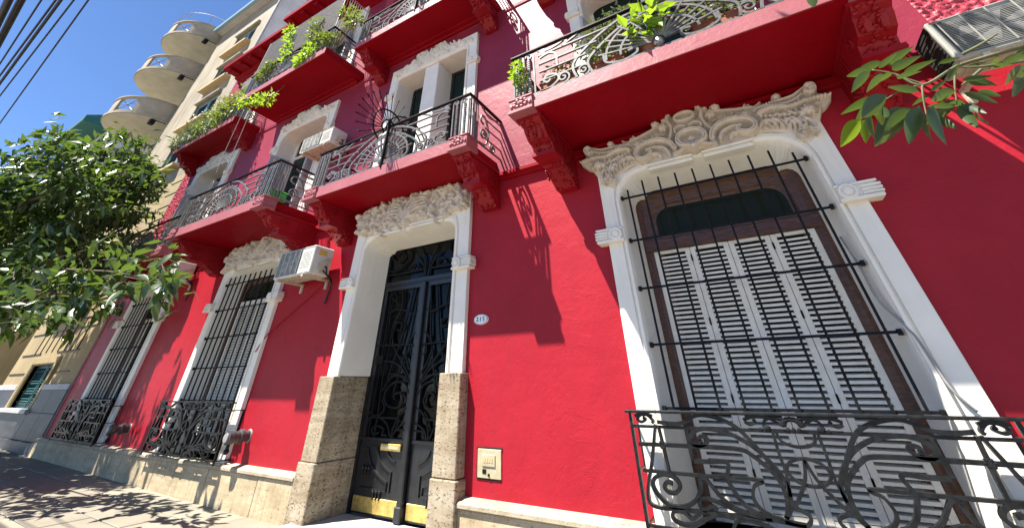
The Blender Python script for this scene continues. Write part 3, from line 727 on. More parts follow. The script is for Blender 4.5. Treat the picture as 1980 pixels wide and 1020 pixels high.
# the two tall windows further along the street
for k, seed in (('W2', 21), ('W1', 33)):
    w = surround(k); cc = CX[k]
    tag(w, 'white window surround with leaf carving, beside the street door' if k == 'W2' else 'white window surround with leaf carving, last before the cream building')
    for sg in (-1, 1): capital(w, cc + sg * .98, 2.485, sg)
    keybars(w, cc, .55, 3.11)
    s_, b_, p_ = leafcarving(seed, cc, 1.05, 3.12, 3.66, 3.48)
    relief('carving', w, M['plaster'], (cc - 1.08, cc + 1.08, 3.08, 3.74), .010, -.062, [(a_, b_, c_, d_ * 1.4, e_ * 1.25) for a_, b_, c_, d_, e_ in s_], b_, p_, seed)
    mb = MB(); casing(mb, cc, .82, .66, .42, 3.06, 2.90, .16, [(0, .30), (0, .25), (.5, .25), (.6, .27), (1, .28), (1, .32)]); mb.build('window_frame', M['wood'], w)
    mb = MB(); mb.box(cc - .8, cc + .8, .42, .45, .42, 3.1); mb.build('inner_blind', M['dark'], w)  # dark sheet painted as the unlit depth of the window
    for i in range(3 if k == 'W2' else 1):
        x0 = cc - .66 + .33 * i; x1 = x0 + .325; b = MB()
        b.box(x0, x0 + .04, .26, .295, .44, 2.6); b.box(x1 - .04, x1, .26, .295, .44, 2.6); b.box(x0 + .04, x1 - .04, .262, .293, .44, .5); b.box(x0 + .04, x1 - .04, .262, .293, 2.54, 2.6)
        z = .51
        while z < 2.53: b.add([(x0 + .04, .262, z), (x1 - .04, .262, z), (x1 - .04, .29, z + .03), (x0 + .04, .29, z + .03), (x0 + .04, .262, z - .006), (x1 - .04, .262, z - .006), (x1 - .04, .29, z + .024), (x0 + .04, .29, z + .024)], [(0, 1, 2, 3), (4, 7, 6, 5), (0, 4, 5, 1), (2, 6, 7, 3)]); z += .042
        b.build('shutter_leaf', M['shut'], w)
    mb = MB(); mb.box(cc - .66, cc + .66, .30, .306, 2.66, 2.9); mb.build('pane', M['glass'], w)
    security_bars(w, cc, (2.87, 2.42, 1.975, 1.525, 1.09), [cc - .76 + .1675 * i for i in range(10)], 3.0, .44, hw=.011)
    sill_grille(w, cc, False)

# ------------------------------------------------------------------ street door
cd = CX['D']
mb = MB(); casing(mb, cd, 1.09, .86, 1.362, 3.42, 3.09, .18, PROF[:-1] + [(1.2, .44)])
dw = tag(mb.build('doorway', M['white'], house), 'tall white doorway with leaf carving on travertine jambs')
for sg in (-1, 1): capital(dw, cd + sg * 1.0, 2.485, sg)
keybars(dw, cd, .66, 3.09)
s_, b_, p_ = leafcarving(8, cd, 1.08, 3.13, 3.68, 3.52, 230)
relief('carving', dw, M['plaster'], (cd - 1.12, cd + 1.12, 3.08, 3.76), .0068, -.062, [(a_, b_, c_, d_ * 1.45, e_ * 1.25) for a_, b_, c_, d_, e_ in s_], b_, p_, 8)
for sg in (-1, 1):                           # travertine jamb blocks, plinth a little proud
    for (z0, z1, p, nm) in ((.545, 1.36, 0, 'stone_block'), (-.05, .54, .018, 'stone_block')):
        xo, xi = cd + sg * (1.13 + p), cd + sg * (.845 - p * .4)
        b = MB(); b.cbox(min(xo, xi), max(xo, xi), -.135 - p, .43, z0, z1, .008); b.build(nm, M['pillar'], dw)
b = MB(); b.cbox(cd - 1.05, cd + .85, -.30, .42, -.05, .055, .008); b.build('step', M['marble'], dw)
door = tag(empty('door', (cd, .45, .06)), 'black double door with wrought iron scrolls and brass kick plates'); place(door, (cd, .45, .06), house)
yD = .45
b = MB()                                     # fixed iron frame and transom bar
b.box(cd - .87, cd - .80, yD - .03, yD + .04, .055, 3.2); b.box(cd + .80, cd + .87, yD - .03, yD + .04, .055, 3.2)
b.box(cd - .80, cd + .80, yD - .03, yD + .04, 2.48, 2.545); b.box(cd - .80, cd + .80, yD - .045, yD - .03, 2.5, 2.53); b.build('door_frame', M['blackpaint'], door)
b = MB(); b.cbox(cd - .04, cd + .04, yD - .075, yD - .01, .062, 2.478, .012); b.cbox(cd - .05, cd + .05, yD - .09, yD - .01, .06, .19, .01); b.build('meeting_post', M['blackpaint'], door)
for sg in (-1, 1):
    xa, xb = sorted((cd + sg * .045, cd + sg * .795))
    b = MB(); b.box(xa, xb, yD - .012, yD + .02, .07, .735)
    b.cbox(xa, xb, yD - .03, yD + .03, .70, .74, .006)
    b.box(xa, xa + .06, yD - .022, yD + .03, .74, 2.475); b.box(xb - .06, xb, yD - .022, yD + .03, .74, 2.475); b.box(xa + .06, xb - .06, yD - .022, yD + .03, 2.42, 2.475)
    b.build('door_leaf', M['blackpaint'], door)
    for j, R in enumerate((.20, .32, .44)):  # raised mouldings curving round the inner top corner
        ox, oz = cd + sg * .09, .68
        arc = [(ox + sg * R * 1.25 * math.cos(math.radians(a)), oz - R * .78 * math.sin(math.radians(a))) for a in range(8, 80, 9)]
        if j == 1: arc = [(cd + sg * .62, arc[0][1])] + arc + [(arc[-1][0], .27)]
        if j == 2: arc = [(cd + sg * .70, arc[0][1] - .0)] + arc + [(arc[-1][0], .28), (cd + sg * .70, .28)]
        q = MB(); q.sweep(P3(arc, yD - .018), .009, .012); q.build('moulding', M['blackpaint'], door)
    q = MB(); q.cbox(cd + sg * .42 - .35, cd + sg * .42 + .35, yD - .026, yD - .012, .085, .215, .005); q.build('kick_plate', M['brass'], door)
    for zz, xx in ((.235, .40), (.43, .62)):
        q = MB()
        for t in (-1, 0, 1):
            q.box(cd + sg * xx + t * .05 - .008, cd + sg * xx + t * .05 + .008, yD - .035, yD - .012, zz - .035, zz + .055)
            q.ball((cd + sg * xx + t * .05, yD - .035, zz + .03), .014, 6, 4)
        q.build('door_stud', M['blackpaint'], door)
q = MB(); q.cbox(cd - .42, cd - .10, yD - .045, yD - .012, .625, .69, .006); q.build('letter_slot', M['brass'], door)
q = MB(); q.box(cd - .40, cd - .12, yD - .049, yD - .045, .645, .672); q.build('letter_flap', M['cream'], door)
DL = [[(-4.65,2.951),(-4.53,3.004),(-4.448,2.921),(-4.527,2.84),(-4.668,2.883),(-4.73,3.0)],[(-4.334,2.997),(-4.34,2.859),(-4.447,2.76),(-4.602,2.70),(-4.72,2.72)],
[(-4.188,2.882),(-4.083,2.799),(-4.004,2.678),(-3.969,2.546)],[(-4.30,2.70),(-4.20,2.78),(-4.12,2.73),(-4.16,2.66),(-4.21,2.69)],[(-4.1,2.97),(-4.03,2.85),(-3.98,2.7),(-3.96,2.55)],
[(-4.74,2.66),(-4.4,2.65),(-4.02,2.66)],[(-4.639,2.347),(-4.519,2.387),(-4.462,2.268),(-4.57,2.32)],
[(-4.373,2.42),(-4.347,2.157),(-4.476,1.916),(-4.478,1.694),(-4.514,1.432),(-4.519,1.16),(-4.512,1.0),(-4.52,.74)],[(-4.152,2.42),(-4.217,2.069),(-4.289,1.722),(-4.413,1.405),(-4.45,1.1)],[(-4.60,2.42),(-4.60,1.714),(-4.62,1.0),(-4.62,.74)],
[(-4.481,1.935),(-4.404,1.987),(-4.296,1.961),(-4.31,1.887),(-4.385,1.901)],[(-4.73,1.719),(-4.3,1.71),(-3.983,1.699)],[(-4.702,1.524),(-4.442,1.525),(-4.264,1.478),(-4.14,1.4),(-4.0,1.24)],
[(-4.0,1.86),(-4.103,1.766),(-4.162,1.645),(-4.104,1.49),(-4.036,1.406),(-3.99,1.3)],[(-4.404,1.987),(-4.454,1.821),(-4.359,1.653),(-4.186,1.492),(-4.062,1.36),(-3.99,1.2)],[(-3.992,1.673),(-4.059,1.676),(-4.073,1.608),(-4.017,1.588)],
[(-4.60,2.1),(-4.47,2.16),(-4.288,2.133),(-4.105,2.08),(-4.0,2.126)],[(-4.04,2.42),(-4.072,2.212),(-4.117,1.839),(-4.179,1.594),(-4.29,1.177)],
[(-4.397,1.385),(-4.217,1.365),(-4.062,1.294)],[(-4.0,1.15),(-4.1,1.27),(-4.3,1.29),(-4.434,1.18),(-4.38,1.06),(-4.2,1.03),(-4.11,1.1),(-4.17,1.18),(-4.27,1.16),(-4.25,1.11)],
[(-4.0,1.3),(-4.18,1.36),(-4.38,1.34),(-4.5,1.2)],[(-4.70,0.99),(-4.548,0.943),(-4.441,0.978),(-4.415,1.043),(-4.475,1.109)],[(-4.66,0.76),(-4.655,0.909),(-4.486,0.929),(-4.329,0.869),(-4.249,0.75)],
[(-4.301,0.755),(-4.385,0.779),(-4.373,0.821),(-4.493,0.849),(-4.57,0.815),(-4.528,0.769),(-4.448,0.788)],[(-4.23,0.742),(-4.213,0.841),(-4.132,0.968),(-3.99,1.049)],[(-4.217,0.743),(-4.156,0.828),(-4.035,0.885),(-3.985,0.888)],[(-4.154,0.82),(-3.99,0.822)],[(-4.60,0.932),(-4.178,0.928)]]
for sg in (-1, 1):
    for i, s in enumerate(DL):
        pts = s if sg < 0 else mirror(s, cd); q = MB(); q.sweep(crom(P3(pts, yD - .012), 6), .0095, .011 + .0006 * (i % 4)); q.build('scroll', M['iron'], door)
q = MB(); q.cbox(cd - .755, cd - .62, yD - .04, yD + .02, 1.50, 1.60, .006); q.build('lock_case', M['iron'], door)
def clearglass():
    n = N('clear_glass'); g = n.n('ShaderNodeBsdfGlossy'); g.inputs['Roughness'].default_value = .03; tr = n.n('ShaderNodeBsdfTransparent'); tr.inputs[0].default_value = (.62, .66, .66, 1)
    fr = n.n('ShaderNodeFresnel'); fr.inputs['IOR'].default_value = 1.22; mx = n.n('ShaderNodeMixShader'); n.l(fr.outputs[0], mx.inputs[0]); n.l(tr.outputs[0], mx.inputs[1]); n.l(g.outputs[0], mx.inputs[2]); n.l(mx.outputs[0], n.t.nodes['Material Output'].inputs[0]); return n.m
M['clear'] = clearglass()
for (xa, xb, za, zb_) in ((cd - .80, cd - .04, .74, 2.48), (cd + .04, cd + .80, .74, 2.48), (cd - .80, cd + .80, 2.55, 3.1)):
    q = MB(); q.box(xa, xb, yD + .022, yD + .027, za, zb_); q.build('pane', M['clear'], door)
hb = MB(); hb.box(cd - 1.0, cd + 1.0, .6, 4.0, .05, 3.25); hb.f = [f for f in hb.f if f != hb.f[2]]; hb.mi = hb.mi[:len(hb.f)]; hb.build('hall', M['hall'], house)
q = MB(); q.cbox(cd - .55, cd + .75, 1.6, 2.0, .05, .92, .01); q.build('hall_bench', M['wood'], house)
for xx, cl in ((-.28, 'terra'), (.22, 'bluesh')):
    q = MB(); q.lathe([(.0, 0), (.11, 0), (.16, .1), (.15, .2), (.09, .28), (.07, .3)], (cd + xx, 1.8, .92), 18); q.build('hall_vase', M[cl], house, smooth=True)

# number plate and meter cover
pl = empty('house_number_plate', tuple(at(930, 617, y=-.012)))
tag(pl, 'small oval white enamel plate reading 215 right of the door', 'number plate')
pc = WO[pl.name]; q = MB(); q.lathe([(0, -.010), (.9, -.010), (1, -.004), (1, .012)], (0, 0, 0), 32, 'y')
q.v = [(pc.x + x * .098, pc.y + y, pc.z + z * .052) for x, y, z in q.v]; q.build('plate', M['enamel'], pl, smooth=False)
q = MB(); q.lathe([(.90, -.0115), (.94, -.0115), (.94, -.009), (.90, -.009)], (0, 0, 0), 32, 'y'); q.v = [(pc.x + x * .098, pc.y + y, pc.z + z * .052) for x, y, z in q.v]; q.f = q.f[:-2]; q.mi = q.mi[:-2]; q.build('border_line', M['ink'], pl)
for ch, dx in (('2', -.042), ('1', .0), ('5', .042)):
    cu = bpy.data.curves.new('digit', 'FONT'); cu.body = ch; cu.size = .062; cu.extrude = .0012; cu.align_x = 'CENTER'; cu.align_y = 'CENTER'; cu.space_character = 1
    to = bpy.data.objects.new('digit', cu); COL.objects.link(to)
    bpy.context.view_layer.update(); me = bpy.data.meshes.new_from_object(to); COL.objects.unlink(to); bpy.data.objects.remove(to)
    me.materials.clear(); me.materials.append(M['ink']); o = bpy.data.objects.new('digit', me); COL.objects.link(o); place(o, (pc.x + dx, pc.y - .0125, pc.z), pl); o.rotation_euler = (math.pi / 2, 0, 0); o.scale = (1.15, 1, 1)
for sx in (-.088, .088):
    q = MB(); q.lathe([(0, -.014), (.005, -.013), (.006, -.008)], (pc.x + sx, pc.y, pc.z), 8, 'y'); q.build('screw', M['iron'], pl)
mc = empty('meter_cover', (-2.525, 0, .56)); place(mc, (-2.525, 0, .56), house); tag(mc, 'cream metal gas cover set in the red wall')
q = MB(); q.cbox(-2.655, -2.395, -.012, .0, .56, .762, .003); q.build('cover_plate', M['cream'], mc)
q = MB(); q.box(-2.665, -2.385, -.006, -.001, .752, .776); q.box(-2.668, -2.657, -.006, -.001, .555, .77); q.box(-2.66, -2.40, -.006, -.001, .548, .558); q.build('shadow_gap', M['dark'], mc)
q = MB(); q.cbox(-2.60, -2.455, -.02, -.011, .64, .725, .004); q.build('inner_plate', M['cream'], mc)
q = MB()
for i, x in enumerate((-2.572, -2.545, -2.518, -2.491)): q.box(x - .008, x + .008, -.0225, -.0195, .668, .70)
q.build('embossing', M['tan'], mc)
q = MB(); q.lathe([(0, -.024), (.009, -.022), (.011, -.01)], (-2.525, 0, .585), 12, 'y'); q.box(-2.595, -2.555, -.016, -.011, .592, .622); q.build('lock', M['iron'], mc)
# ------------------------------------------------------------------ balconies
def corbel(parent, x, zb, D, seed, y0=-.03, w=.24):
    """scrolled console: stepped profile with carved front and fluted flank"""
    D = D - .12
    prof = [(y0 + .03, zb - .50), (y0 - .10 * D, zb - .50), (y0 - .17 * D, zb - .46), (y0 - .36 * D, zb - .36), (y0 - .42 * D, zb - .345), (y0 - .44 * D, zb - .30), (y0 - .66 * D, zb - .275), (y0 - .70 * D, zb - .21),
            (y0 - .80 * D, zb - .19), (y0 - .88 * D, zb - .12), (y0 - .90 * D, zb - .085), (y0 - .97 * D, zb - .06), (y0 - D, zb - .03), (y0 - D, zb - .001), (y0 + .03, zb - .001)]
    mb = MB(); mb.prism(prof, x - w / 2, x + w / 2, 'x')
    mb.box(x - w / 2 - .025, x + w / 2 + .025, y0 - D - .02, y0, zb - .032, zb - .002)                 # abacus
    mb.box(x - w / 2 - .018, x + w / 2 + .018, y0 - .69 * D, y0 - .42 * D, zb - .325, zb - .285)        # middle block
    g = random.Random(seed)
    pts = prof[1:13]
    for i in range(64):                                                                                  # carved lumps over the sloping front
        k = g.randrange(len(pts) - 1); t = g.random(); py = pts[k][0] + (pts[k + 1][0] - pts[k][0]) * t; pz = pts[k][1] + (pts[k + 1][1] - pts[k][1]) * t
        if -.66 * D < py - y0 < -.44 * D: continue
        mb.ball((x + g.uniform(-.42, .42) * w, py - .004, pz), (g.uniform(.012, .026), g.uniform(.014, .040), g.uniform(.012, .026)), 7, 5)
    for sg in (-1, 1):
        xx = x + sg * (w / 2 + .004)
        for k in range(5):                                                                               # flutes
            yy = y0 - (.12 + .055 * k) * D; mb.box(min(xx, xx + sg * .008), max(xx, xx + sg * .008), yy - .010, yy + .010, zb - .30 + .0 * k, zb - .06)
        mb.sweep([(xx, y0 - .62 * D + .075 * (1 - i / 26) * math.cos(i * .5), zb - .13 + .06 * (1 - i / 26) * math.sin(i * .5)) for i in range(24)], .010, .010, (1, 0, 0))
        mb.sweep([(xx, y0 - .30 * D + .05 * (1 - i / 26) * math.cos(i * .5), zb - .24 + .05 * (1 - i / 26) * math.sin(i * .5)) for i in range(24)], .009, .010, (1, 0, 0))
        for i in range(14): mb.ball((xx, y0 - g.uniform(.05, .35) * D, zb - g.uniform(.33, .44)), (.014, g.uniform(.015, .03), g.uniform(.012, .025)), 6, 4)
    for sg in (-1, 1): mb.tube([(x + sg * .05, y0 - .82 * D, zb - .19), (x + sg * .05, y0 - .86 * D, zb - .12), (x + sg * .05, y0 - .9 * D, zb - .05)], [.028, .035, .022], 8)
    return mb.build('corbel', M['red_orn'] if seed < 100 else M['red_slab'], parent, bevel=.004)

def rail_panel(parent, x0, x1, y, z0, z1, fan='base', single=False):
    """front of a balcony: corner bundles, sun-ray centre, sweeping curves"""
    mat = M['iron3']; c = (x0 + x1) / 2; H = z1 - z0; W = x1 - x0
    S = []                                   # (points, half thickness)
    pk = .30
    xa, xb = x0 + pk + .03, x1 - pk - .03
    S.append(([(x0, z0 + .02), (x1, z0 + .02)], .008))
    for sg in (-1, 1):
        m_ = (lambda p: p) if sg < 0 else (lambda p: mirror(p, c))
        L = c - xa
        for f, e in ((.26, .62), (.46, .56), (.64, .45), (.84, .30)):
            S.append((m_([(xa, z0 + H * f), (c - L * e, z0 + H * f)]), .006))
        S.append((m_([(c - L * .66, z0 + .02), (c - L * .68, z0 + H * .35), (c - L * .5, z0 + H * .66), (c - L * .25, z0 + H * .9), (c - .03, z0 + H * .98)]), .010))
        S.append((m_([(c - L * .53, z0 + .02), (c - L * .55, z0 + H * .3), (c - L * .40, z0 + H * .55), (c - L * .18, z0 + H * .78), (c, z0 + H * .84)]), .010))
        S.append((m_([(c - L * .42, z0 + H * .3), (c - L * .41, z0 + H * .12), (c - L * .28, z0 + H * .04), (c - L * .17, z0 + H * .10), (c - L * .17, z0 + H * .2), (c - L * .23, z0 + H * .19)]), .009))
        for ux, r in ((.60, .09), (.78, .08)):
            S.append((m_(spiral(c - L * ux, z0 + .02 + H * .13, H * .13, .012, -90, 480, 20)), .007))
        S.append((m_([(xa, z0 + H * .04), (xa + .12, z0 + H * .05), (xa + .22, z0 + H * .16), (xa + .2, z0 + H * .28), (xa + .1, z0 + H * .32), (xa + .05, z0 + H * .24), (xa + .09, z0 + H * .18), (xa + .13, z0 + H * .22)]), .009))
        S.append((m_([(xa + .02, z0 + H * .78), (xa + .14, z0 + H * .82), (xa + .22, z0 + H * .72), (xa + .22, z0 + H * .46)]), .009))
        S.append((m_([(xa, z0 + H * .97), (xa + .12, z0 + H * .9), (xa + .25, z0 + H * .93), (xa + .33, z0 + H * .98)]), .008)); S.append((m_(spiral(xa + .06, z0 + H * .92, H * .07, .01, 200, 700, 16)), .007))
        S.append((m_([(xa + .3, z0 + H * .84), (xa + .38, z0 + H * .9), (xa + .5, z0 + H * .98)]), .007))
    for k in range(15):
        a = math.radians(12 + 156 * k / 14); r1 = H * (.60 if k % 2 else .72)
        S.append(([(c + .06 * math.cos(a), z0 + H * .16 + .06 * math.sin(a)), (c + r1 * 1.25 * math.cos(a), z0 + H * .16 + r1 * math.sin(a))], .0065))
    for r in (.44, .62):
        S.append(([(c + H * r * 1.25 * math.cos(math.radians(a)), z0 + H * .16 + H * r * math.sin(math.radians(a))) for a in range(0, 181, 10)], .009))
    b = MB(); b.ball((c, y - .01, z0 + H * .14), (.05, .03, .06), 8, 6)
    b.build('boss', mat, parent)
    if single:
        for i, (pts, th) in enumerate(S):
            q = MB(); q.sweep(crom(P3(pts, y), 4) if len(pts) < 12 else P3(pts, y), th * 1.3, .011 + .0006 * (i % 5)); q.build('scroll', mat, parent)
    else:
        q = MB()
        for i, (pts, th) in enumerate(S): q.sweep(crom(P3(pts, y), 4) if len(pts) < 12 else P3(pts, y), th * 1.3, .011 + .0006 * (i % 5))
        q.build('scrollwork', mat, parent)
    for xs, sg in ((x0, 1), (x1, -1)):       # bundles of close-set pickets, one of them beaded
        for k in range(5):
            xx = xs + sg * (.012 + .065 * k); q = MB(); t = .009 if k not in (2,) else .013
            q.box(xx - t, xx + t, y - .009, y + .009, z0, z1 - .05)
            if k in (1, 3):
                for j in range(int((H - .12) / .03)): q.box(xx - .017, xx + .017, y - .015, y + .015, z0 + .04 + .03 * j, z0 + .056 + .03 * j)
            q.build('picket', mat, parent)
        q = MB(); q.sweep(P3(spiral(xs + sg * .1, z1 - .06, .05, .012, 0, 430, 16), y), .008, .011); q.sweep(P3(spiral(xs + sg * .22, z1 - .06, .05, .012, 180, -250, 16), y), .008, .0115); q.build('scroll', mat, parent)
def rail_side(parent, x, y0, y1, z0, z1):
    """return of the railing to the wall; y0 = front, y1 = wall"""
    mat = M['iron3']; H = z1 - z0; q = MB(); N_ = (1, 0, 0)
    q.sweep([(x, y0, z0 + .02), (x, y1, z0 + .02)], .008, .010, N_)
    for k in range(4): yy = y0 + .03 + .05 * k; q.box(x - .009, x + .009, yy - .008, yy + .008, z0, z1 - .02)
    ya = y0 + .22; L = y1 - ya
    for f in (.25, .5, .72, .9): q.sweep([(x, ya + L * .25, z0 + H * f), (x, y1, z0 + H * f)], .006, .009, N_)
    q.sweep(crom([(x, ya, z0 + H * .05), (x, ya + L * .3, z0 + H * .1), (x, ya + L * .42, z0 + H * .4), (x, ya + L * .3, z0 + H * .7), (x, ya + L * .12, z0 + H * .75), (x, ya + L * .08, z0 + H * .6), (x, ya + L * .2, z0 + H * .55)], 6), .011, .010, N_)
    q.sweep([(x, ya + L * .2 + .09 * (1 - i / 24) * math.cos(i * .45), z0 + H * .3 + .09 * (1 - i / 24) * math.sin(i * .45)) for i in range(22)], .010, .0105, N_)
    q.sweep(crom([(x, ya + L * .1, z0 + H * .97), (x, ya + L * .4, z0 + H * .86), (x, ya + L * .7, z0 + H * .9), (x, ya + L * .9, z0 + H * .97)], 5), .009, .0102, N_)
    q.sweep([(x, ya + L * .62 + .07 * (1 - i / 24) * math.cos(i * .45 + 2), z0 + H * .14 + .07 * (1 - i / 24) * math.sin(i * .45 + 2)) for i in range(22)], .009, .0105, N_)
    q.build('side_railing', mat, parent)
def pedestal(parent, xc, sg, y, zb, zt, w=.28):
    q = MB(); a, b = xc - w / 2, xc + w / 2
    q.cbox(a - .01, b + .01, y - .055, y + .2, zb - .012, zb + .03, .006); q.cbox(a, b, y - .035, y + .2, zb + .03, zt + .02, .006); q.cbox(a - .008, b + .008, y - .045, y + .2, zt + .02, zt + .045, .005)
    g = random.Random(int(xc * 77)); zc = (zb + zt) / 2 + .03
    for k in range(9):
        t = math.tau * k / 9; q.ball((xc + .075 * math.cos(t), y - .036, zc + .045 * math.sin(t)), (.026, .02, .02), 6, 4)
    q.ball((xc, y - .036, zc), (.045, .026, .03), 8, 6)
    for s2 in (-1, 1): q.ball((xc + s2 * .11, y - .036, zc - .02), (.022, .02, .03), 6, 4)
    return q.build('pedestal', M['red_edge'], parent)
def balcony(x0, x1, D, zb, label, single=False, ped=True, corb=True, rail=True, cx_=.16, mat='red_slab'):
    zt = zb + .175
    mb = MB(); e = .08 if ped else 0
    mb.cbox(x0 + e, x1 - e, -D + .001, -.028, zb, zt, .006)
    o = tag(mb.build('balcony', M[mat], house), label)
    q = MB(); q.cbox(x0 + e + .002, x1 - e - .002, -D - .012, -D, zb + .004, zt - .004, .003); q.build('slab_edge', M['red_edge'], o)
    if ped:
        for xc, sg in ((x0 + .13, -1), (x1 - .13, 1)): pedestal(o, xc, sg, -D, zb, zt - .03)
    else:
        q = MB(); q.prism([(-.03, zb - .001), (-.03, zb - .07), (-.10, zb - .06), (-.12, zb - .03), (-.20, zb - .02), (-.21, zb - .001)], x0 + .1, x1 - .1, 'x'); q.build('cove', M[mat], o)
    if corb:
        for i, xc in enumerate((x0 + cx_, x1 - cx_)): corbel(o, xc, zb, D, int(abs(xc * 10)) % 90)
    if rail:
        y = -D + .025; z0, z1 = zt + .005, zb + .86
        q = MB(); q.cbox(x0, x1, y - .028, y + .022, z1 - .022, z1 + .003, .004)
        for x in (x0, x1 - .045): q.cbox(x, x + .045, y + .023, -.03, z1 - .022, z1 + .003, .004)
        q.build('handrail', M['iron'], o)
        rail_panel(o, x0 + .02, x1 - .02, y, z0, z1 - .025, single=single)
        for x in (x0 + .02, x1 - .02): rail_side(o, x, y, -.03, z0, z1 - .025)
    return o
bL = balcony(-1.60, 1.60, 1.08, 3.60, 'deep crimson balcony full of pot plants over the big shuttered window', True)
bM = balcony(-5.50, -2.37, .82, 3.60, 'crimson balcony with fan of iron spikes over the street door', True)
b2 = balcony(-9.35, -6.20, 1.07, 3.60, 'deep crimson balcony over the second barred window')
b1 = balcony(-13.45, -10.55, .72, 3.60, 'shallow crimson balcony partly behind the tree')
bN = balcony(-9.42, -6.12, 1.06, 7.00, 'upper crimson balcony screened with netting', ped=False, mat='red_slab', corb=False)
bU = balcony(-5.52, -2.40, .80, 7.00, 'upper crimson balcony straight above the street door', ped=False)
bP = balcony(-13.6, -10.30, .71, 7.00, 'upper crimson balcony trailing grey-green plants by the cream building', ped=False)
bX = balcony(-1.60, 1.60, 1.05, 7.00, 'upper crimson balcony above the pot plants', ped=False, rail=False)
# top cornice, stepping out over the middle bays
mb = MB()
for (a, b, D) in ((-13.45, -9.62, .74), (-9.62, XR, .95)):
    mb.cbox(a, b, -D, -.028, ZT, ZT + .16, .008)
    mb.prism([(-.028, ZT - .001), (-.028, ZT - .34), (-.07, ZT - .33), (-.08, ZT - .24), (-.16, ZT - .21), (-.18, ZT - .12), (-.30, ZT - .09), (-.31, ZT - .001)], a + .02, b, 'x')
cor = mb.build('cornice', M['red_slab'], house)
x = -13.2
while x < 2:
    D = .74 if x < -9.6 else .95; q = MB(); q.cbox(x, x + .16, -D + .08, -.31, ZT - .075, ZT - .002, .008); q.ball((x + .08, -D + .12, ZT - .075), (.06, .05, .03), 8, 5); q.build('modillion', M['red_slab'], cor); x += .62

# ------------------------------------------------------------------ upper windows
def upper_window(k, zf, kind):
    cx = CX[k]; z0 = zf + .2; zt = zf + 3.06; zi = zf + 2.76; mb = MB(); Y = -.03
    prof = [(t, y + Y) for t, y in PROF[:-1]] + [(1, .34)]
    casing(mb, cx, 1.08, .85, z0, zt, zi, .05 if kind == 'double' else .24, prof)
    o = tag(mb.build('window', M['white'], house), f"upper white window surround {'with centre pillar' if kind == 'double' else 'with rounded head'}")
    for sg in (-1, 1): capital(o, cx + sg * 1.0, zf + 2.36, sg, .12)
    s_, b_, p_ = leafcarving(int(zf * 10) + len(k) + int(abs(cx) * 3), cx, .98, zf + 2.84, zf + 3.10, zf + 2.90, 90)
    for q in (s_, b_): q[:] = [t for t in q]
    plate = [(cx - 1.0, zf + 2.82)] + [(cx - 1.0 + 2.0 * i / 20, zf + 2.93 + .13 * (1 - abs(-1 + i / 10)) ** .8) for i in range(21)] + [(cx + 1.0, zf + 2.82)]
    s_ = [(pts, r0 * .8, r1 * .8, hs * .8, bs * .7) for pts, r0, r1, hs, bs in s_]
    relief('carving', o, M['plaster_white'], (cx - 1.04, cx + 1.04, zf + 2.80, zf + 3.16), .013, Y - .062, s_, b_, [(plate, .02, .02)], 3)
    keybars(o, cx, .8, zf + 2.77)
    if kind == 'double':
        q = MB(); q.cbox(cx - .17, cx + .17, -.06, .36, z0, zi - .002, .01); q.build('mullion', M['white'], o)
        for sg in (-1, 1):
            xa, xb = sorted((cx + sg * .18, cx + sg * .85)); q = MB()
            for a, b in ((xa, xa + .06), (xb - .06, xb)): q.box(a, b, .34, .39, z0, zi)
            q.box(xa + .06, xb - .06, .341, .389, zi - .07, zi); q.build('window_frame', M['blackpaint'], o)
            q = MB(); q.box(xa + .05, xb - .05, .36, .366, z0, zi - .06); q.build('pane', M['glass_blue'], o)
    else:
        q = MB()
        for a, b in ((cx - .85, cx - .78), (cx - .03, cx + .03), (cx + .78, cx + .85)): q.box(a, b, .32, .37, z0, zi)
        q.box(cx - .78, cx + .78, .321, .369, zf + 2.2, zf + 2.27); q.build('window_frame', M['white'], o)
        q = MB(); q.box(cx - .78, cx + .78, .35, .356, z0, zi); q.build('pane', M['glass_blue'], o)
        for xx, ang in ((cx - .80, 100), (cx + .62, 80)):                    # grey louvred leaves standing open
            dx, dy = math.cos(math.radians(ang)), -math.sin(math.radians(ang)); w = .42; oy = .24
            pt = lambda u, n_: (xx + dx * u - dy * n_, oy + dy * u + dx * n_)
            q = MB()
            def bar(u0, u1, za, zb_, t=.016):
                p = [pt(u0, -t), pt(u1, -t), pt(u1, t), pt(u0, t)]; q.prism(p, za, zb_, 'z')
            bar(0, .05, z0, zf + 2.15); bar(w - .05, w, z0, zf + 2.15); bar(.05, w - .05, z0, z0 + .08, .014); bar(.05, w - .05, zf + 2.07, zf + 2.15, .014)
            z = z0 + .09
            while z < zf + 2.06:
                a, b, c_, d_ = pt(.05, -.014), pt(w - .05, -.014), pt(w - .05, .014), pt(.05, .014)
                q.add([(*a, z), (*b, z), (*c_, z + .035), (*d_, z + .035)], [(0, 1, 2, 3)]); z += .05
            q.build('shutter_leaf', M['shut_grey'], o)
    return o
upper_window('D', 3.6, 'double'); upper_window('W2', 3.6, 'round'); upper_window('W1', 3.6, 'round'); upper_window('W3', 3.6, 'round')
upper_window('D', 7.0, 'double'); upper_window('W2', 7.0, 'round'); upper_window('W1', 7.0, 'round')

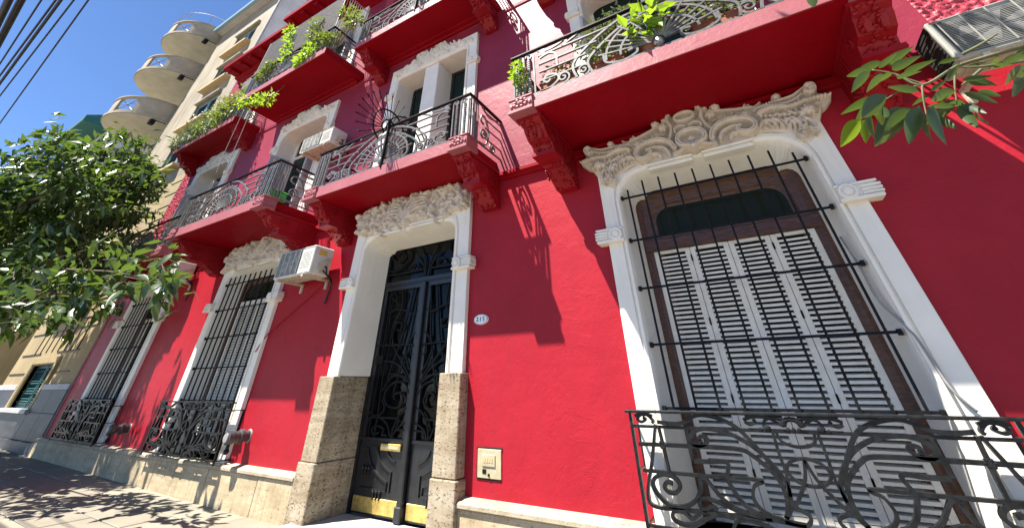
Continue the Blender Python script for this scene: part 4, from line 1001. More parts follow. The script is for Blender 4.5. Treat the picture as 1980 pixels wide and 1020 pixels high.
# ------------------------------------------------------------------ spike fans dividing the balconies
def spike_fan(x, y, z, label):
    o = tag(empty('spike_fan', (x, y, z - .75)), label, 'spike guard', 'iron spike fans on the balconies over the door')
    q = MB(); q.box(x - .012, x + .012, y - .02, y + .02, z - .78, z + .05); q.build('post', M['iron'], o)
    for k in range(19):
        a = math.radians(-60 + 13.2 * k); d = Vector((0, -math.cos(a), math.sin(a))); c0 = Vector((x, y, z - .12))
        L = .62 if k < 14 else .5
        q = MB(); q.tube([c0 + d * .13, c0 + d * (L - .07)], .0065, 5); q.tube([c0 + d * (L - .075), c0 + d * (L - .045), c0 + d * L], [.006, .013, .001], 5); q.build('spike', M['iron'], o)
    q = MB()
    for r in (.13, .30): q.sweep([(x, y - r * math.cos(math.radians(a)), z - .12 + r * math.sin(math.radians(a))) for a in range(-60, 181, 10)], .009, .009, (1, 0, 0))
    for r in (.22, .34, .46): q.sweep([(x, y + .40 - r * math.cos(math.radians(a)), z - .2 + r * math.sin(math.radians(a))) for a in range(0, 181, 10)], .009, .0095, (1, 0, 0))
    q.build('arc', M['iron'], o)
p = at(738, 318, y=-.82); spike_fan(p.x, -.83, 4.52, 'fan of black iron spikes on the balcony just above the door')
p2 = at(803, 18, y=-.80); spike_fan(p2.x, -.81, 7.92, 'fan of black iron spikes on the topmost balcony at the frame edge')

# ------------------------------------------------------------------ air conditioners
def ac_unit(x0, x1, y0, y1, z0, z1, label, tag_=False, pipe=True, body='ac', side=False):
    o = tag(empty('air_conditioner', ((x0 + x1) / 2, (y0 + y1) / 2, z0 - .05)), label, 'air conditioner', 'outdoor air conditioner units on the red house')
    W, H = x1 - x0, z1 - z0
    q = MB(); q.cbox(x0, x1, y0, y1, z0, z1, .012); q.build('casing', M[body], o)
    fx0, fx1 = x0 + .05, x0 + W * .64; fc, fz = (fx0 + fx1) / 2, (z0 + z1) / 2; rx, rz = (fx1 - fx0) / 2 - .015, H / 2 - .045
    q = MB(); q.box(fx0 - .01, fx1 + .01, y0 - .002, y0 + .002, z0 + .03, z1 - .03); q.build('fan_opening', M['ac_dark'], o)
    q = MB()
    for k in range(5):
        a = math.tau * k / 5; q.add([(fc, y0 - .0035, fz), (fc + rx * .85 * math.cos(a), y0 - .0035, fz + rz * .85 * math.sin(a)), (fc + rx * .85 * math.cos(a + .7), y0 - .0045, fz + rz * .85 * math.sin(a + .7))], [(0, 1, 2)])
    q.build('fan', M['pipe'], o)
    q = MB(); k = 0
    for i in range(int((H - .07) / .014)):
        zz = z0 + .035 + .014 * i; q.box(fx0, fx1, y0 - .014, y0 - .011, zz, zz + .0028)
    for i in range(5): xx = fx0 + (fx1 - fx0) * i / 4; q.box(xx - .004, xx + .004, y0 - .018, y0 - .014, z0 + .03, z1 - .03)
    q.build('fan_grille', M[body], o)
    q = MB()
    for i in range(7): zz = z0 + H * (.25 + .085 * i); q.box(x0 + W * .70, x1 - .05, y0 - .005, y0 - .001, zz, zz + .008)
    q.build('louvre', M['ac_dirty'], o)
    q = MB(); q.box(x0 + W * .665, x1 - .012, y0 - .004, y0 - .001, z0 + .02, z0 + .025); q.box(x0 + W * .665, x0 + W * .67, y0 - .004, y0 - .001, z0 + .02, z1 - .02); q.box(x0 + .02, x1 - .02, y0 - .006, y0 - .001, z1 - .02, z1 - .014); q.build('panel_joint', M['pipe'], o)
    for xx in (x0 + .12, x1 - .16):
        q = MB(); q.box(xx, xx + .04, y0 - .01, .0, z0 - .035, z0 - .003); q.box(xx, xx + .04, -.03, -.002, z0 - .14, z0 - .035); q.build('bracket', M['ac_dirty'], o)
    q = MB(); q.box(x0 + .02, x1 - .02, y0 + .02, y1 - .02, z0 - .003, z0 + .001)
    for i in range(6): xx = x0 + .08 + (W - .2) * i / 5; q.box(xx, xx + .05, y0 + .05, y1 - .05, z0 - .012, z0 - .003)
    q.build('base_pan', M['ac_dirty'], o)
    if pipe:
        q = MB(); q.tube(crom([(x1, y0 + .2, z0 + .12), (x1 + .07, y0 + .22, z0 + .11), (x1 + .06, y0 + .26, z0 + .02), (x1 + .02, -.05, z0 - .06), (x1 - .06, -.02, z0 - .35)], 6), .013, 7); q.tube(crom([(x1, y0 + .22, z0 + .07), (x1 + .05, y0 + .24, z0 + .03), (x1 + .03, -.04, z0 - .08)], 5), .010, 6); q.build('pipe', M['cable'], o, smooth=True)
        q = MB(); q.prism([(y0 + .12, z0 + .16), (y0 + .28, z0 + .26), (y0 + .30, z0 + .22), (y0 + .16, z0 + .02), (y0 + .10, z0 + .05)], x1 + .001, x1 + .045, 'x'); q.build('valve_cover', M['ac_dirty'], o)
    if side:
        q = MB(); q.box(x0 - .004, x0 - .001, y0 + .03, y1 - .005, z0 + .02, z1 - .02)
        for i in range(9): q.box(x0 - .008, x0 - .004, y0 + .04, y1 - .02, z0 + .03 + .037 * i, z0 + .045 + .037 * i)
        q.build('side_coil', M['dark'], o)
    if tag_:
        q = MB(); q.box(x1 + .001, x1 + .004, y0 + .08, y0 + .22, z1 - .13, z1 - .055); q.build('sticker', M['yellowtag'], o)
    return o
ac_unit(-6.34, -5.45, -.45, -.11, 2.62, 3.03, 'dirty white air conditioner with yellow sticker beside the second barred window', True)
ac_unit(-11.02, -10.14, -.45, -.11, 3.10, 3.46, 'white air conditioner tucked under the far balcony near the tree')
ac_unit(-6.88, -5.95, -.47, -.13, 5.06, 5.41, 'white air conditioner hanging above the balcony with open grey shutters')
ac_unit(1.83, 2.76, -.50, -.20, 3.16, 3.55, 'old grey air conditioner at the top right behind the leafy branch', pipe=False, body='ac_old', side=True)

q = MB(); q.tube(crom([(-5.62, -.06, 2.58), (-5.9, -.03, 2.42), (-6.3, -.025, 2.2), (-6.72, -.03, 1.95), (-6.84, -.08, 1.7)], 6), .009, 6); tag(q.build('drain_hose', M['red'], None, smooth=True), 'thin red-painted hose slanting down the wall from the stickered air conditioner', 'hose')
# wall lamps / regulators low on the wall
def regulator(x, z, label):
    o = tag(empty('gas_regulator', (x, 0, z - .1)), label, 'regulator', 'metal regulators low on the red wall')
    q = MB(); q.lathe([(.0, -.30), (.045, -.30), (.075, -.285), (.08, -.22), (.062, -.205), (.062, -.14), (.08, -.13), (.08, -.09), (.06, -.08), (.06, .0)], (x, 0, z), 20, 'y'); q.build('body', M['reg'], o, smooth=False)
    q = MB(); q.lathe([(.0, -.312), (.05, -.31), (.052, -.30)], (x, 0, z), 20, 'y'); q.build('cap', M['pipe'], o)
    q = MB(); q.lathe([(.07, -.012), (.075, .0)], (x, 0, z), 20, 'y'); q.build('wall_plate', M['pipe'], o)
    q = MB(); q.tube([(x, -.24, z - .07), (x, -.24, z - .13)], .022, 8); q.ball((x, -.24, z - .14), .035, 8, 6); q.build('valve', M['iron2'], o)
    return o
p = at(478, 842, y=-.02); regulator(p.x + .0, p.z, 'grey metal regulator sticking out beside the second window grille')
p = at(247, 828, y=-.02); regulator(p.x, p.z, 'dark metal regulator between the two barred windows in shade')
# ------------------------------------------------------------------ leaves
def leaf_cloud(pos, dirs, ups, size, fold=.25, wid=.42):
    """arrays of leaf bases, directions, up vectors, lengths -> verts, faces (4 triangles a leaf)"""
    d = dirs / np.linalg.norm(dirs, axis=1)[:, None]; s = np.cross(d, ups); s /= np.maximum(np.linalg.norm(s, axis=1), 1e-6)[:, None]; u = np.cross(s, d)
    L = size[:, None]; n = len(pos)
    mid = pos + d * L * .45 - u * L * fold * .12
    a = pos; l = pos + d * L * .42 + s * L * wid * .5 + u * L * fold * .2; r = pos + d * L * .42 - s * L * wid * .5 + u * L * fold * .2; t = pos + d * L - u * L * fold * .35
    V = np.stack([a, l, mid, r, t], 1).reshape(-1, 3); b = np.arange(n) * 5
    F = np.concatenate([np.stack([b, b + 2, b + 1], 1), np.stack([b, b + 3, b + 2], 1), np.stack([b + 1, b + 2, b + 4], 1), np.stack([b + 2, b + 3, b + 4], 1)])
    return V, F
def foliage(name, parent, mat, blobs, size, seed, droop=.3, wid=.45):
    g = np.random.RandomState(seed); Vs, Fs, o = [], [], 0
    for c_, r_, n in blobs:
        q = g.randn(n, 3); q /= np.linalg.norm(q, axis=1)[:, None]; rad = g.rand(n, 1) ** .45
        pos = np.array(c_) + q * rad * np.array(r_); dirs = q * .8 + g.randn(n, 3) * .6 + np.array([0, 0, -droop]); ups = np.array([0, 0, 1.]) + g.randn(n, 3) * .45
        V, F = leaf_cloud(pos, dirs, ups, size * g.uniform(.6, 1.3, n), wid=wid); Vs.append(V); Fs.append(F + o); o += len(V)
    mb = MB(); mb.v = np.concatenate(Vs).tolist(); mb.f = np.concatenate(Fs).tolist(); mb.mi = [0] * len(mb.f)
    return mb.build(name, mat, parent)
def pot_plant(x, y, z, label, blobs, size, seed, mat='leaf_pot', pot=.13, potm='terra', stems=5, droop=.2, wid=.5):
    o = tag(empty('potted_plant', (x, y, z)), label, 'plant', 'plants on the balconies')
    q = MB(); h = pot * 1.5; q.lathe([(pot * .7, 0), (pot, h * .85), (pot * 1.08, h * .85), (pot * 1.08, h), (pot * .95, h), (pot * .9, h * .9), (0.001, h * .9)], (x, y, z), 18); q.build('pot', M[potm], o)
    q = MB(); g = random.Random(seed)
    for k in range(stems):
        b = g.choice(blobs)[0]; q.tube(crom([(x + g.uniform(-.04, .04), y + g.uniform(-.04, .04), z + h * .85), (x * .5 + b[0] * .5 + g.uniform(-.05, .05), y * .5 + b[1] * .5, (z + h) * .4 + b[2] * .6), b], 5), [.008] * 5 + [.006] * 5 + [.004], 5)
    q.build('stem', M['twig'], o)
    foliage('foliage', o, M[mat], blobs, size, seed, droop, wid); return o
def planter(x0, x1, y, z, label, blobs, size, seed, mat='leaf_pot', droop=.2):
    o = tag(empty('planter_box', ((x0 + x1) / 2, y, z)), label, 'planter', 'plants on the balconies')
    q = MB(); q.cbox(x0, x1, y - .09, y + .09, z, z + .19, .012); q.cbox(x0 - .012, x1 + .012, y - .102, y + .102, z + .165, z + .195, .008); q.build('box', M['terra'], o)
    q = MB(); q.box(x0 + .015, x1 - .015, y - .075, y + .075, z + .19, z + .199); q.build('earth', M['soil'], o)
    foliage('foliage', o, M[mat], blobs, size, seed, droop); return o
zB = 3.785
pot_plant(-1.42, -.90, zB, 'bright yellow-green bush at the left corner of the big balcony', [((-1.50, -1.08, 4.17), (.10, .10, .17), 190), ((-1.47, -1.02, 4.0), (.08, .08, .12), 90)], .055, 3, 'leaf_yel', .10)
pot_plant(-.08, -.95, zB, 'broad-leaved green plant at the centre of the big balcony', [((-.05, -1.08, 4.2), (.20, .14, .14), 46), ((-.12, -1.02, 4.1), (.14, .1, .1), 20)], .15, 4, 'leaf_yel', .11, wid=.6)
planter(-1.28, -.86, -.90, zB, 'terracotta planter nearest the left end of the big balcony', [((-1.05, -.92, 4.10), (.22, .12, .10), 160)], .06, 5, 'leaf_pot')
planter(-.78, -.34, -.90, zB, 'terracotta planter left of the big balcony centre', [((-.55, -.92, 4.08), (.24, .14, .12), 170)], .07, 6, 'leaf_pot')
planter(.30, .80, -.90, zB, 'terracotta planter right of the big balcony centre', [((.55, -.92, 4.12), (.26, .14, .16), 220)], .07, 7, 'leaf_grey')
pot_plant(-.62, -.45, zB, 'tall loose bush rising over the handrail of the big balcony', [((-.60, -.62, 4.66), (.34, .22, .26), 420), ((-.35, -.6, 4.85), (.25, .2, .2), 220)], .065, 8, 'leaf_grey', .15)
pot_plant(.45, -.45, zB, 'dark pot with reddish plant behind the right rail of the big balcony', [((.45, -.55, 4.5), (.22, .2, .2), 160), ((.8, -.6, 4.4), (.2, .2, .2), 120)], .075, 9, 'leaf_pot', .16)
pot_plant(1.1, -.75, zB, 'leafy plant at the right end of the big balcony', [((1.08, -.95, 4.25), (.26, .16, .2), 200)], .08, 10, 'leaf_pot', .13)
# trailing plants two storeys up by the cream building
zP = 7.18
for i, (xx, sd, mt, lb) in enumerate(((-13.0, 11, 'leaf_grey', 'grey-green plant trailing over the far end of the upper left balcony'), (-12.2, 12, 'leaf_grey', 'grey-green shrub spilling over the middle of the upper left balcony'),
                                      (-11.5, 13, 'leaf_pot', 'yellow-green shrub rising from the upper left balcony'), (-10.75, 14, 'leaf_pot', 'sprawling green plant at the near end of the upper left balcony'))):
    pot_plant(xx, -.5, zP, lb, [((xx, -.72, 7.58 + .1 * (i > 1)), (.50, .24, .40), 260), ((xx - .25, -.86, 7.22), (.28, .12, .26), 110), ((xx + .15, -.6, 8.02), (.26, .2, .36), 110 if i > 0 else 40), ((xx - .2, -.7, 8.2), (.2, .15, .3), 60 if i > 1 else 20)], .10, sd, mt, .14)
# creepers on the netted balcony
for i, (a, b) in enumerate((((555, 110), (560, 60)), ((603, 85), (612, 45)), ((505, 150), (525, 125)), ((520, 190), (470, 195)), ((580, 120), (598, 100)), ((640, 75), (618, 72)), ((690, 40), (668, 25)))):
    A = at(*a, y=-1.06); B = at(*b, y=-1.10); bl_ = []
    for k in range(4): q_ = A.lerp(B, k / 3); bl_.append(((q_.x, q_.y, q_.z), (.24, .10, .17), 55))
    pot_plant(max(-9.2, min(-6.4, A.x)), -.80, 7.18, ['leggy creeper with pale leaves at the middle of the netted balcony', 'leggy creeper climbing the net near its right end', 'creeper low on the left half of the netted balcony', 'creeper spilling past the left corner of the netted balcony', 'pale plant under the net right of centre', 'pale plant at the right front corner of the netted balcony', 'bushy plant high on the right return of the netted balcony'][i],
              bl_, .10, 40 + i, 'leaf_yel' if i in (0, 3, 4) else 'leaf_pot', .11, stems=3)
# net on poles
net = tag(empty('safety_net', (-7.77, -1.03, 7.9)), 'fine grey safety net stretched above the upper balcony railing', 'safety net')
q = MB(); yN = -1.04; t = .0042; xa, xb, za, zc_ = -9.30, -6.14, 7.86, 9.05
x = xa
while x <= xb: q.box(x - t, x + t, yN - t, yN + t, za, zc_); x += .045
z = za
while z <= zc_: q.box(xa, xb, yN - t, yN + t, z - t, z + t); z += .045
y = yN
while y <= -.05: q.box(xb - t, xb + t, y - t, y + t, za, zc_); y += .06
tag(q.build('mesh', M['net'], net), kind='stuff')
for (x, y_) in ((xa, yN), (xb, yN)):
    q = MB(); q.tube([(x, y_, za - .02), (x, y_, zc_ + .02)], .012, 6); q.build('pole', M['pipe'], net)
q = MB(); q.tube([(xa, yN, zc_), (xb, yN, zc_), (xb, -.04, zc_)], .010, 6); q.build('top_wire', M['pipe'], net)
# cords hanging down the front
for i, (a, b, mx) in enumerate((((472, 212), (418, 335), (432, 300)), ((482, 222), (436, 330), (455, 285)))):
    A, B, C_ = at(*a, y=-.66), at(*b, y=-.62), at(*mx, y=-.64); q = MB(); q.tube(crom([A, C_, B], 8), .008, 5)
    tag(q.build('hanging_cord', M['rope'], None, smooth=True), ['grey cord hanging from the upper left balcony, outer of two', 'grey cord hanging from the upper left balcony, inner of two'][i], 'cord')
cr_ = tag(empty('plastic_crate', (-6.45, -.85, 3.79)), 'green plastic crate behind the railing of the second balcony', 'crate')
q = MB(); q.cbox(-6.62, -6.26, -.98, -.72, 3.79, 3.93, .01); q.build('tub', M['green_plastic'], cr_); q = MB(); q.cbox(-6.64, -6.24, -1.0, -.70, 3.93, 3.955, .008); q.build('rim', M['green_plastic'], cr_)

# ------------------------------------------------------------------ overhead cables
for i, (a, b, r, z, lb) in enumerate((((17, 0), (0, 36), .040, 5.5, 'thick black cable nearest the top left corner'), ((41, 0), (0, 78), .040, 5.6, 'thick black cable second from the top left corner'), ((80, 0), (0, 123), .011, 5.8, 'thin cable just right of the two thick ones'),
                                      ((108, 0), (0, 146), .014, 6.0, 'left cable of the close pair crossing the sky'), ((118, 0), (0, 161), .020, 6.0, 'right thicker cable of the close pair crossing the sky'), ((143, 0), (0, 185), .012, 6.2, 'thin cable second from the right across the sky'), ((171, 0), (0, 238), .012, 6.4, 'rightmost thin cable reaching down to the tree top'))):
    A, B = at(*a, z=z), at(*b, z=z); d = (B - A); pts = [A - d * 6, A - d * 3, A, B, B + d * 3, B + d * 8]
    if pts[-1].x < -60: pts[-1] = B + d * 5
    q = MB(); q.tube(pts, r, 6); tag(q.build('overhead_cable', M['cable'], None, smooth=True), lb, 'cable', 'cables strung along the street')

# ------------------------------------------------------------------ street tree
TX, TY = -14.6, -4.3
tree = tag(empty('street_tree', (TX, TY, gz(TX))), 'big glossy-leaved street tree overhanging the pavement at the left', 'tree')
g = np.random.RandomState(7); rg = random.Random(7)
tr = MB(); z0 = gz(TX) - .02
tr.tube(crom([(TX, TY, z0), (TX + .03, TY, .7), (TX - .05, TY + .05, 1.5), (TX, TY + .1, 2.3)], 6), [.20, .19, .175, .165, .155, .15, .15, .145, .145, .14, .14, .14, .14, .14, .14, .135, .135, .13, .13], 12)
cc_, rr_ = np.array([-14.0, -2.1, 4.5]), np.array([3.4, 1.4, 2.55])
limbs = []
for k in range(11):
    q = g.randn(3); q[2] = abs(q[2]) * .8 + .1; q /= np.linalg.norm(q); e = cc_ + q * rr_ * .8; a = Vector((TX, TY + .1, 2.25)); m1 = a.lerp(Vector(e), .5) + Vector((0, 0, .5))
    p_ = crom([a, m1, e], 8); tr.tube(p_, [.085 * (1 - .8 * i / (len(p_) - 1)) for i in range(len(p_))], 7); limbs.append(p_)
clusters = []
for k in range(520):
    q = g.randn(3); q /= np.linalg.norm(q); s = g.rand() ** .38; c_ = cc_ + q * rr_ * s
    n_ = math.sin(c_[0] * 1.9 + 1) * math.cos(c_[2] * 2.1) + math.sin(c_[1] * 3.0 + c_[2])
    if n_ < -.8 and s > .5: continue
    if c_[2] < 2.45 and g.rand() < .5: continue
    clusters.append((c_, q))
for px, py, yy in ((300, 545, -1.6), (325, 545, -1.65), (270, 535, -1.6), (240, 545, -1.5), (210, 590, -1.5), (80, 615, -2.2), (130, 605, -1.9), (30, 620, -2.4), (170, 575, -1.8), (290, 500, -1.6), (200, 560, -1.8), (100, 560, -2.1), (60, 585, -2.3), (20, 560, -2.5), (150, 530, -2.0), (230, 500, -1.8), (100, 500, -2.2), (40, 500, -2.4), (60, 540, -2.3), (180, 480, -2.0), (10, 590, -2.5), (120, 540, -2.1)):
    c_ = np.array(at(px, py, y=yy)); clusters.append((c_, np.array([.8, .3, -.3])))
# twig to the low sprays
for a, b in (((120, 520, -2.0), (325, 545, -1.65)), ((60, 560, -2.3), (210, 590, -1.5))):
    A, B = at(a[0], a[1], y=a[2]), at(b[0], b[1], y=b[2]); tr.tube([A, A.lerp(B, .5) + Vector((0, 0, .05)), B], [.02, .014, .006], 6)
P_, D_, U_, S_ = [], [], [], []
for c_, q in clusters:
    ax = q * np.array([1, 1, .5]) + g.randn(3) * .5 + np.array([0, 0, -.15]); ax /= np.linalg.norm(ax); n = 27
    t_ = g.uniform(-.5, .5, n)[:, None]; pos = c_ + ax * t_ * .75 + g.randn(n, 3) * .10
    dr = ax * .7 + g.randn(n, 3) * .7 + np.array([0, 0, -.45]); up = np.array([0, -.15, 1.]) + g.randn(n, 3) * .38
    P_.append(pos); D_.append(dr); U_.append(up); S_.append(g.uniform(.16, .31, n))
    e = Vector(c_ + ax * .35); s_ = Vector(c_ - ax * .4); tr.tube([s_, Vector(c_), e], [.007, .005, .002], 4)
tr.build('trunk', M['bark'], tree, smooth=True)
P_, D_, U_, S_ = np.concatenate(P_), np.concatenate(D_), np.concatenate(U_), np.concatenate(S_)
dist = np.linalg.norm(P_ - np.array(CAM), axis=1)
# leaves that show largest hang singly; the rest are one mass
rel = (P_ - np.array(CAM)) @ CR.T; px_ = PPX + FPX * rel[:, 0] / rel[:, 2]; py_ = PPY + FPX * rel[:, 1] / rel[:, 2]
vis = (rel[:, 2] > 0) & (px_ > 0) & (px_ < 400) & (py_ > 200) & (py_ < 700)
order = np.argsort(np.where(vis, dist / S_, 1e9))[:280]; keep = np.ones(len(P_), bool); keep[order] = False
V, F = leaf_cloud(P_[keep], D_[keep], U_[keep], S_[keep])
mb = MB(); mb.v = V.tolist(); mb.f = F.tolist(); mb.mi = [0] * len(mb.f); crown = tag(mb.build('crown', M['leaf'], tree), kind='stuff')
def leafmesh(name, mat, st=7, wid=.42, fold=.22, curl=.25):
    q = MB(); vs = []; fs = []
    for i in range(st + 1):
        t = i / st; w = wid * .5 * (math.sin(math.pi * min(1, t ** .75)) ** .85) * (1 - .25 * t); z = -curl * t * t * .5
        vs += [(t, w, z + fold * w), (t, 0, z), (t, -w, z + fold * w)]
    for i in range(st):
        a = i * 3; fs += [(a, a + 3, a + 4, a + 1), (a + 1, a + 4, a + 5, a + 2)]
    q.add(vs, fs); return q.mesh(name, mat, (0, 0, 0), smooth=True)
def leafrot(d, up):
    d = Vector(d).normalized(); s = Vector(up).cross(d)
    s = s.normalized() if s.length > 1e-5 else d.orthogonal().normalized(); u = d.cross(s)
    return Matrix((d, s, u)).transposed().to_quaternion()
tl = leafmesh('leaf', M['leaf'], 4)
for i in order: inst('leaf', tl, P_[i], tree, leafrot(D_[i], U_[i]), (S_[i],) * 3)

# ------------------------------------------------------------------ leafy branch hanging in at the top right
br = tag(empty('street_tree', (3.4, -4.5, -.02)), 'street tree at the right, seen only as a leafy branch at the top corner', 'tree')
q = MB(); q.tube(crom([(3.4, -4.5, -.05), (3.38, -4.45, 1.5), (3.2, -4.3, 3.0), (2.9, -4.0, 4.4)], 6), [.19 - .004 * i for i in range(19)], 12)
g2 = np.random.RandomState(31); c2, r2 = np.array([2.6, -3.2, 6.1]), np.array([3.1, 1.5, 1.35])
for k in range(9):
    e = g2.randn(3); e /= np.linalg.norm(e); e = Vector(c2 + e * r2 * .75); a = Vector((2.9, -4.0, 4.35)); p_ = crom([a, a.lerp(e, .5) + Vector((0, 0, .35)), e], 6); q.tube(p_, [.08 * (1 - .8 * i / (len(p_) - 1)) for i in range(len(p_))], 7)
p_ = crom([(2.9, -4.0, 4.35), (2.4, -3.0, 3.9), (1.75, -2.5, 3.0), tuple(at(1985, 92, y=-2.3))], 6); q.tube(p_, [.035 * (1 - .75 * i / (len(p_) - 1)) for i in range(len(p_))], 7)
q.build('trunk', M['bark'], br, smooth=True)
pp, dd, uu, ss = [], [], [], []
for k in range(190):
    e = g2.randn(3); e /= np.linalg.norm(e); cc2 = c2 + e * r2 * g2.rand() ** .4; n = 26
    pp.append(cc2 + g2.randn(n, 3) * np.array([.22, .2, .14])); dd.append(g2.randn(n, 3) + np.array([0, 0, -.4])); uu.append(np.array([0, 0, 1.]) + g2.randn(n, 3) * .4); ss.append(g2.uniform(.10, .17, n))
V, F = leaf_cloud(np.concatenate(pp), np.concatenate(dd), np.concatenate(uu), np.concatenate(ss))
mb = MB(); mb.v = V.tolist(); mb.f = F.tolist(); mb.mi = [0] * len(mb.f); tag(mb.build('crown', M['leaf_near'], br), kind='stuff')
Z8 = lambda x, y: (1480 + x / 3.4, y / 3.4)
q = MB()
for path, r in (([(1720, 300), (1450, 375), (1250, 440), (1030, 560), (860, 490), (700, 460)], .007), ([(1250, 440), (1245, 560), (1260, 690)], .004), ([(1030, 560), (1040, 660), (1060, 760)], .004), ([(1420, 455), (1330, 530), (1290, 560)], .005),
                ([(1300, 355), (1420, 290), (1525, 222)], .006), ([(1030, 560), (900, 590), (750, 680)], .003), ([(1720, 400), (1560, 420), (1400, 440), (1250, 440)], .006), ([(1060, 560), (940, 520), (860, 500)], .003)):
    pts = [at(*Z8(*p), y=-2.3) for p in path]; p_ = crom(pts, 5); q.tube(p_, [r * (1 - .6 * i / (len(p_) - 1)) for i in range(len(p_))], 6)
q.build('twig', M['twig'], br, smooth=True)
LV = [((700, 460), (515, 500)), ((690, 470), (525, 612)), ((745, 450), (862, 338)), ((790, 490), (620, 605)), ((830, 458), (1005, 368)), ((862, 515), (1005, 462)), ((745, 640), (472, 738)), ((750, 650), (518, 825)), ((1010, 600), (800, 565)),
      ((755, 690), (738, 838)), ((672, 780), (640, 950)), ((625, 785), (472, 970)), ((955, 710), (660, 968)), ((1015, 695), (908, 965)), ((1055, 750), (1042, 965)), ((1252, 685), (1015, 815)), ((1250, 595), (1055, 665)), ((1245, 700), (1050, 690)),
      ((1105, 770), (1288, 852)), ((1275, 690), (1395, 868)), ((1285, 680), (1462, 752)), ((1305, 610), (1535, 672)), ((1075, 630), (945, 690)), ((1290, 530), (1505, 488)), ((1330, 540), (1505, 556)), ((1720, 430), (1510, 560)), ((1720, 470), (1560, 640)),
      ((1720, 360), (1555, 420)), ((1480, 400), (1420, 470)), ((1140, 420), (1290, 365)), ((1200, 520), (1275, 415)), ((1600, 420), (1450, 440)), ((1700, 520), (1620, 640)), ((310, -40), (305, 78)), ((1090, 600), (1190, 520)), ((1560, 410), (1700, 330)), ((1650, 380), (1720, 300)), ((1320, 450), (1450, 400))]
lm = [leafmesh('leaf', M['leaf_near'], 8, .33, .25, .35), leafmesh('leaf', M['leaf_yel'], 8, .42, .2, .2), leafmesh('leaf', M['leaf_near'], 8, .40, .35, .25)]
rg = random.Random(12)
for k in range(16):                         # a second layer of leaves behind the first
    a, b = LV[(k * 7 + 3) % 33]; LV.append(((a[0] + rg.uniform(20, 90), a[1] + rg.uniform(-60, 20)), (b[0] + rg.uniform(10, 120), b[1] + rg.uniform(-80, 10))))
for i, (a, b) in enumerate(LV):
    yy = -2.3 + rg.uniform(-.10, .10); A = at(*Z8(*a), y=yy); B = at(*Z8(*b), y=yy + rg.uniform(-.06, .02)); d = B - A
    tocam = (CAM - A).normalized(); up = -tocam * .9 + Vector((rg.uniform(-.5, .5), rg.uniform(-.3, .3), .6)); yel = i in (9, 10, 11)
    inst('leaf', lm[1] if yel else lm[0 if i % 4 else 2], A, br, leafrot(d, up), (d.length,) * 3)

# ------------------------------------------------------------------ cream apartment building
apt = tag(empty('apartment_building', (-19, 0, 0)), 'tall cream apartment building with stacked round balconies beyond the red house', 'building')
AX0, AX1, AH = -19.9, -14.105, 16.6
aw = [(-17.85, -16.1, .86, 1.80), (-17.9, -16.2, 2.98, 4.7)] + [(-17.15, -15.3, z, z + 1.25) for z in (7.45, 9.48, 11.5, 13.55)]
mb = MB(); wallgrid(mb, AX0, AX1, .0, 6.9, .02, [h for h in aw if h[3] < 6.9]); mb.build('wall', M['ystuc'], apt)
mb = MB(); wallgrid(mb, AX0, AX1, 6.9, AH, .02, [h for h in aw if h[2] > 6.9]); mb.quad((AX0, .02, 0), (AX0, 1.3, 0), (AX0, 1.3, AH), (AX0, .02, AH)); mb.build('wall', M['yconc'], apt)
mb = MB(); mb.quad((AX1, .02, 0), (AX1, 14, 0), (AX1, 14, AH), (AX1, .02, AH)); mb.quad((AX0 - 4.2, 1.3, 0), (AX0, 1.3, 0), (AX0, 1.3, AH + 1), (AX0 - 4.2, 1.3, AH + 1)); mb.quad((AX0 - 4.2, 1.3, 0), (AX0 - 4.2, 14, 0), (AX0 - 4.2, 14, AH + 1), (AX0 - 4.2, 1.3, AH + 1)); mb.build('party_wall', M['greywall'], apt)
mb = MB(); mb.box(AX0 - .1, AX1, -.28, .3, AH, AH + .12); mb.box(AX0 - .02, AX1, -.05, .3, AH + .12, AH + .7); mb.quad((AX0 - 4.2, .3, AH + .1), (AX1, .3, AH + .1), (AX1, 14, AH + .1), (AX0 - 4.2, 14, AH + .1)); mb.build('roof', M['greywall'], apt)
mb = MB(); mb.prism([(-.40, AH + .0), (-.28, AH - .02), (-.28, AH + .15), (-.42, AH + .15)], AX0 - .1, AX1, 'x'); mb.build('gutter', M['bluesh'], apt)
mb = MB(); mb.tube([(AX1 + .10, -.06, 10.9), (AX1 + .10, -.06, AH)], .05, 8); mb.build('downpipe', M['pipe'], apt)
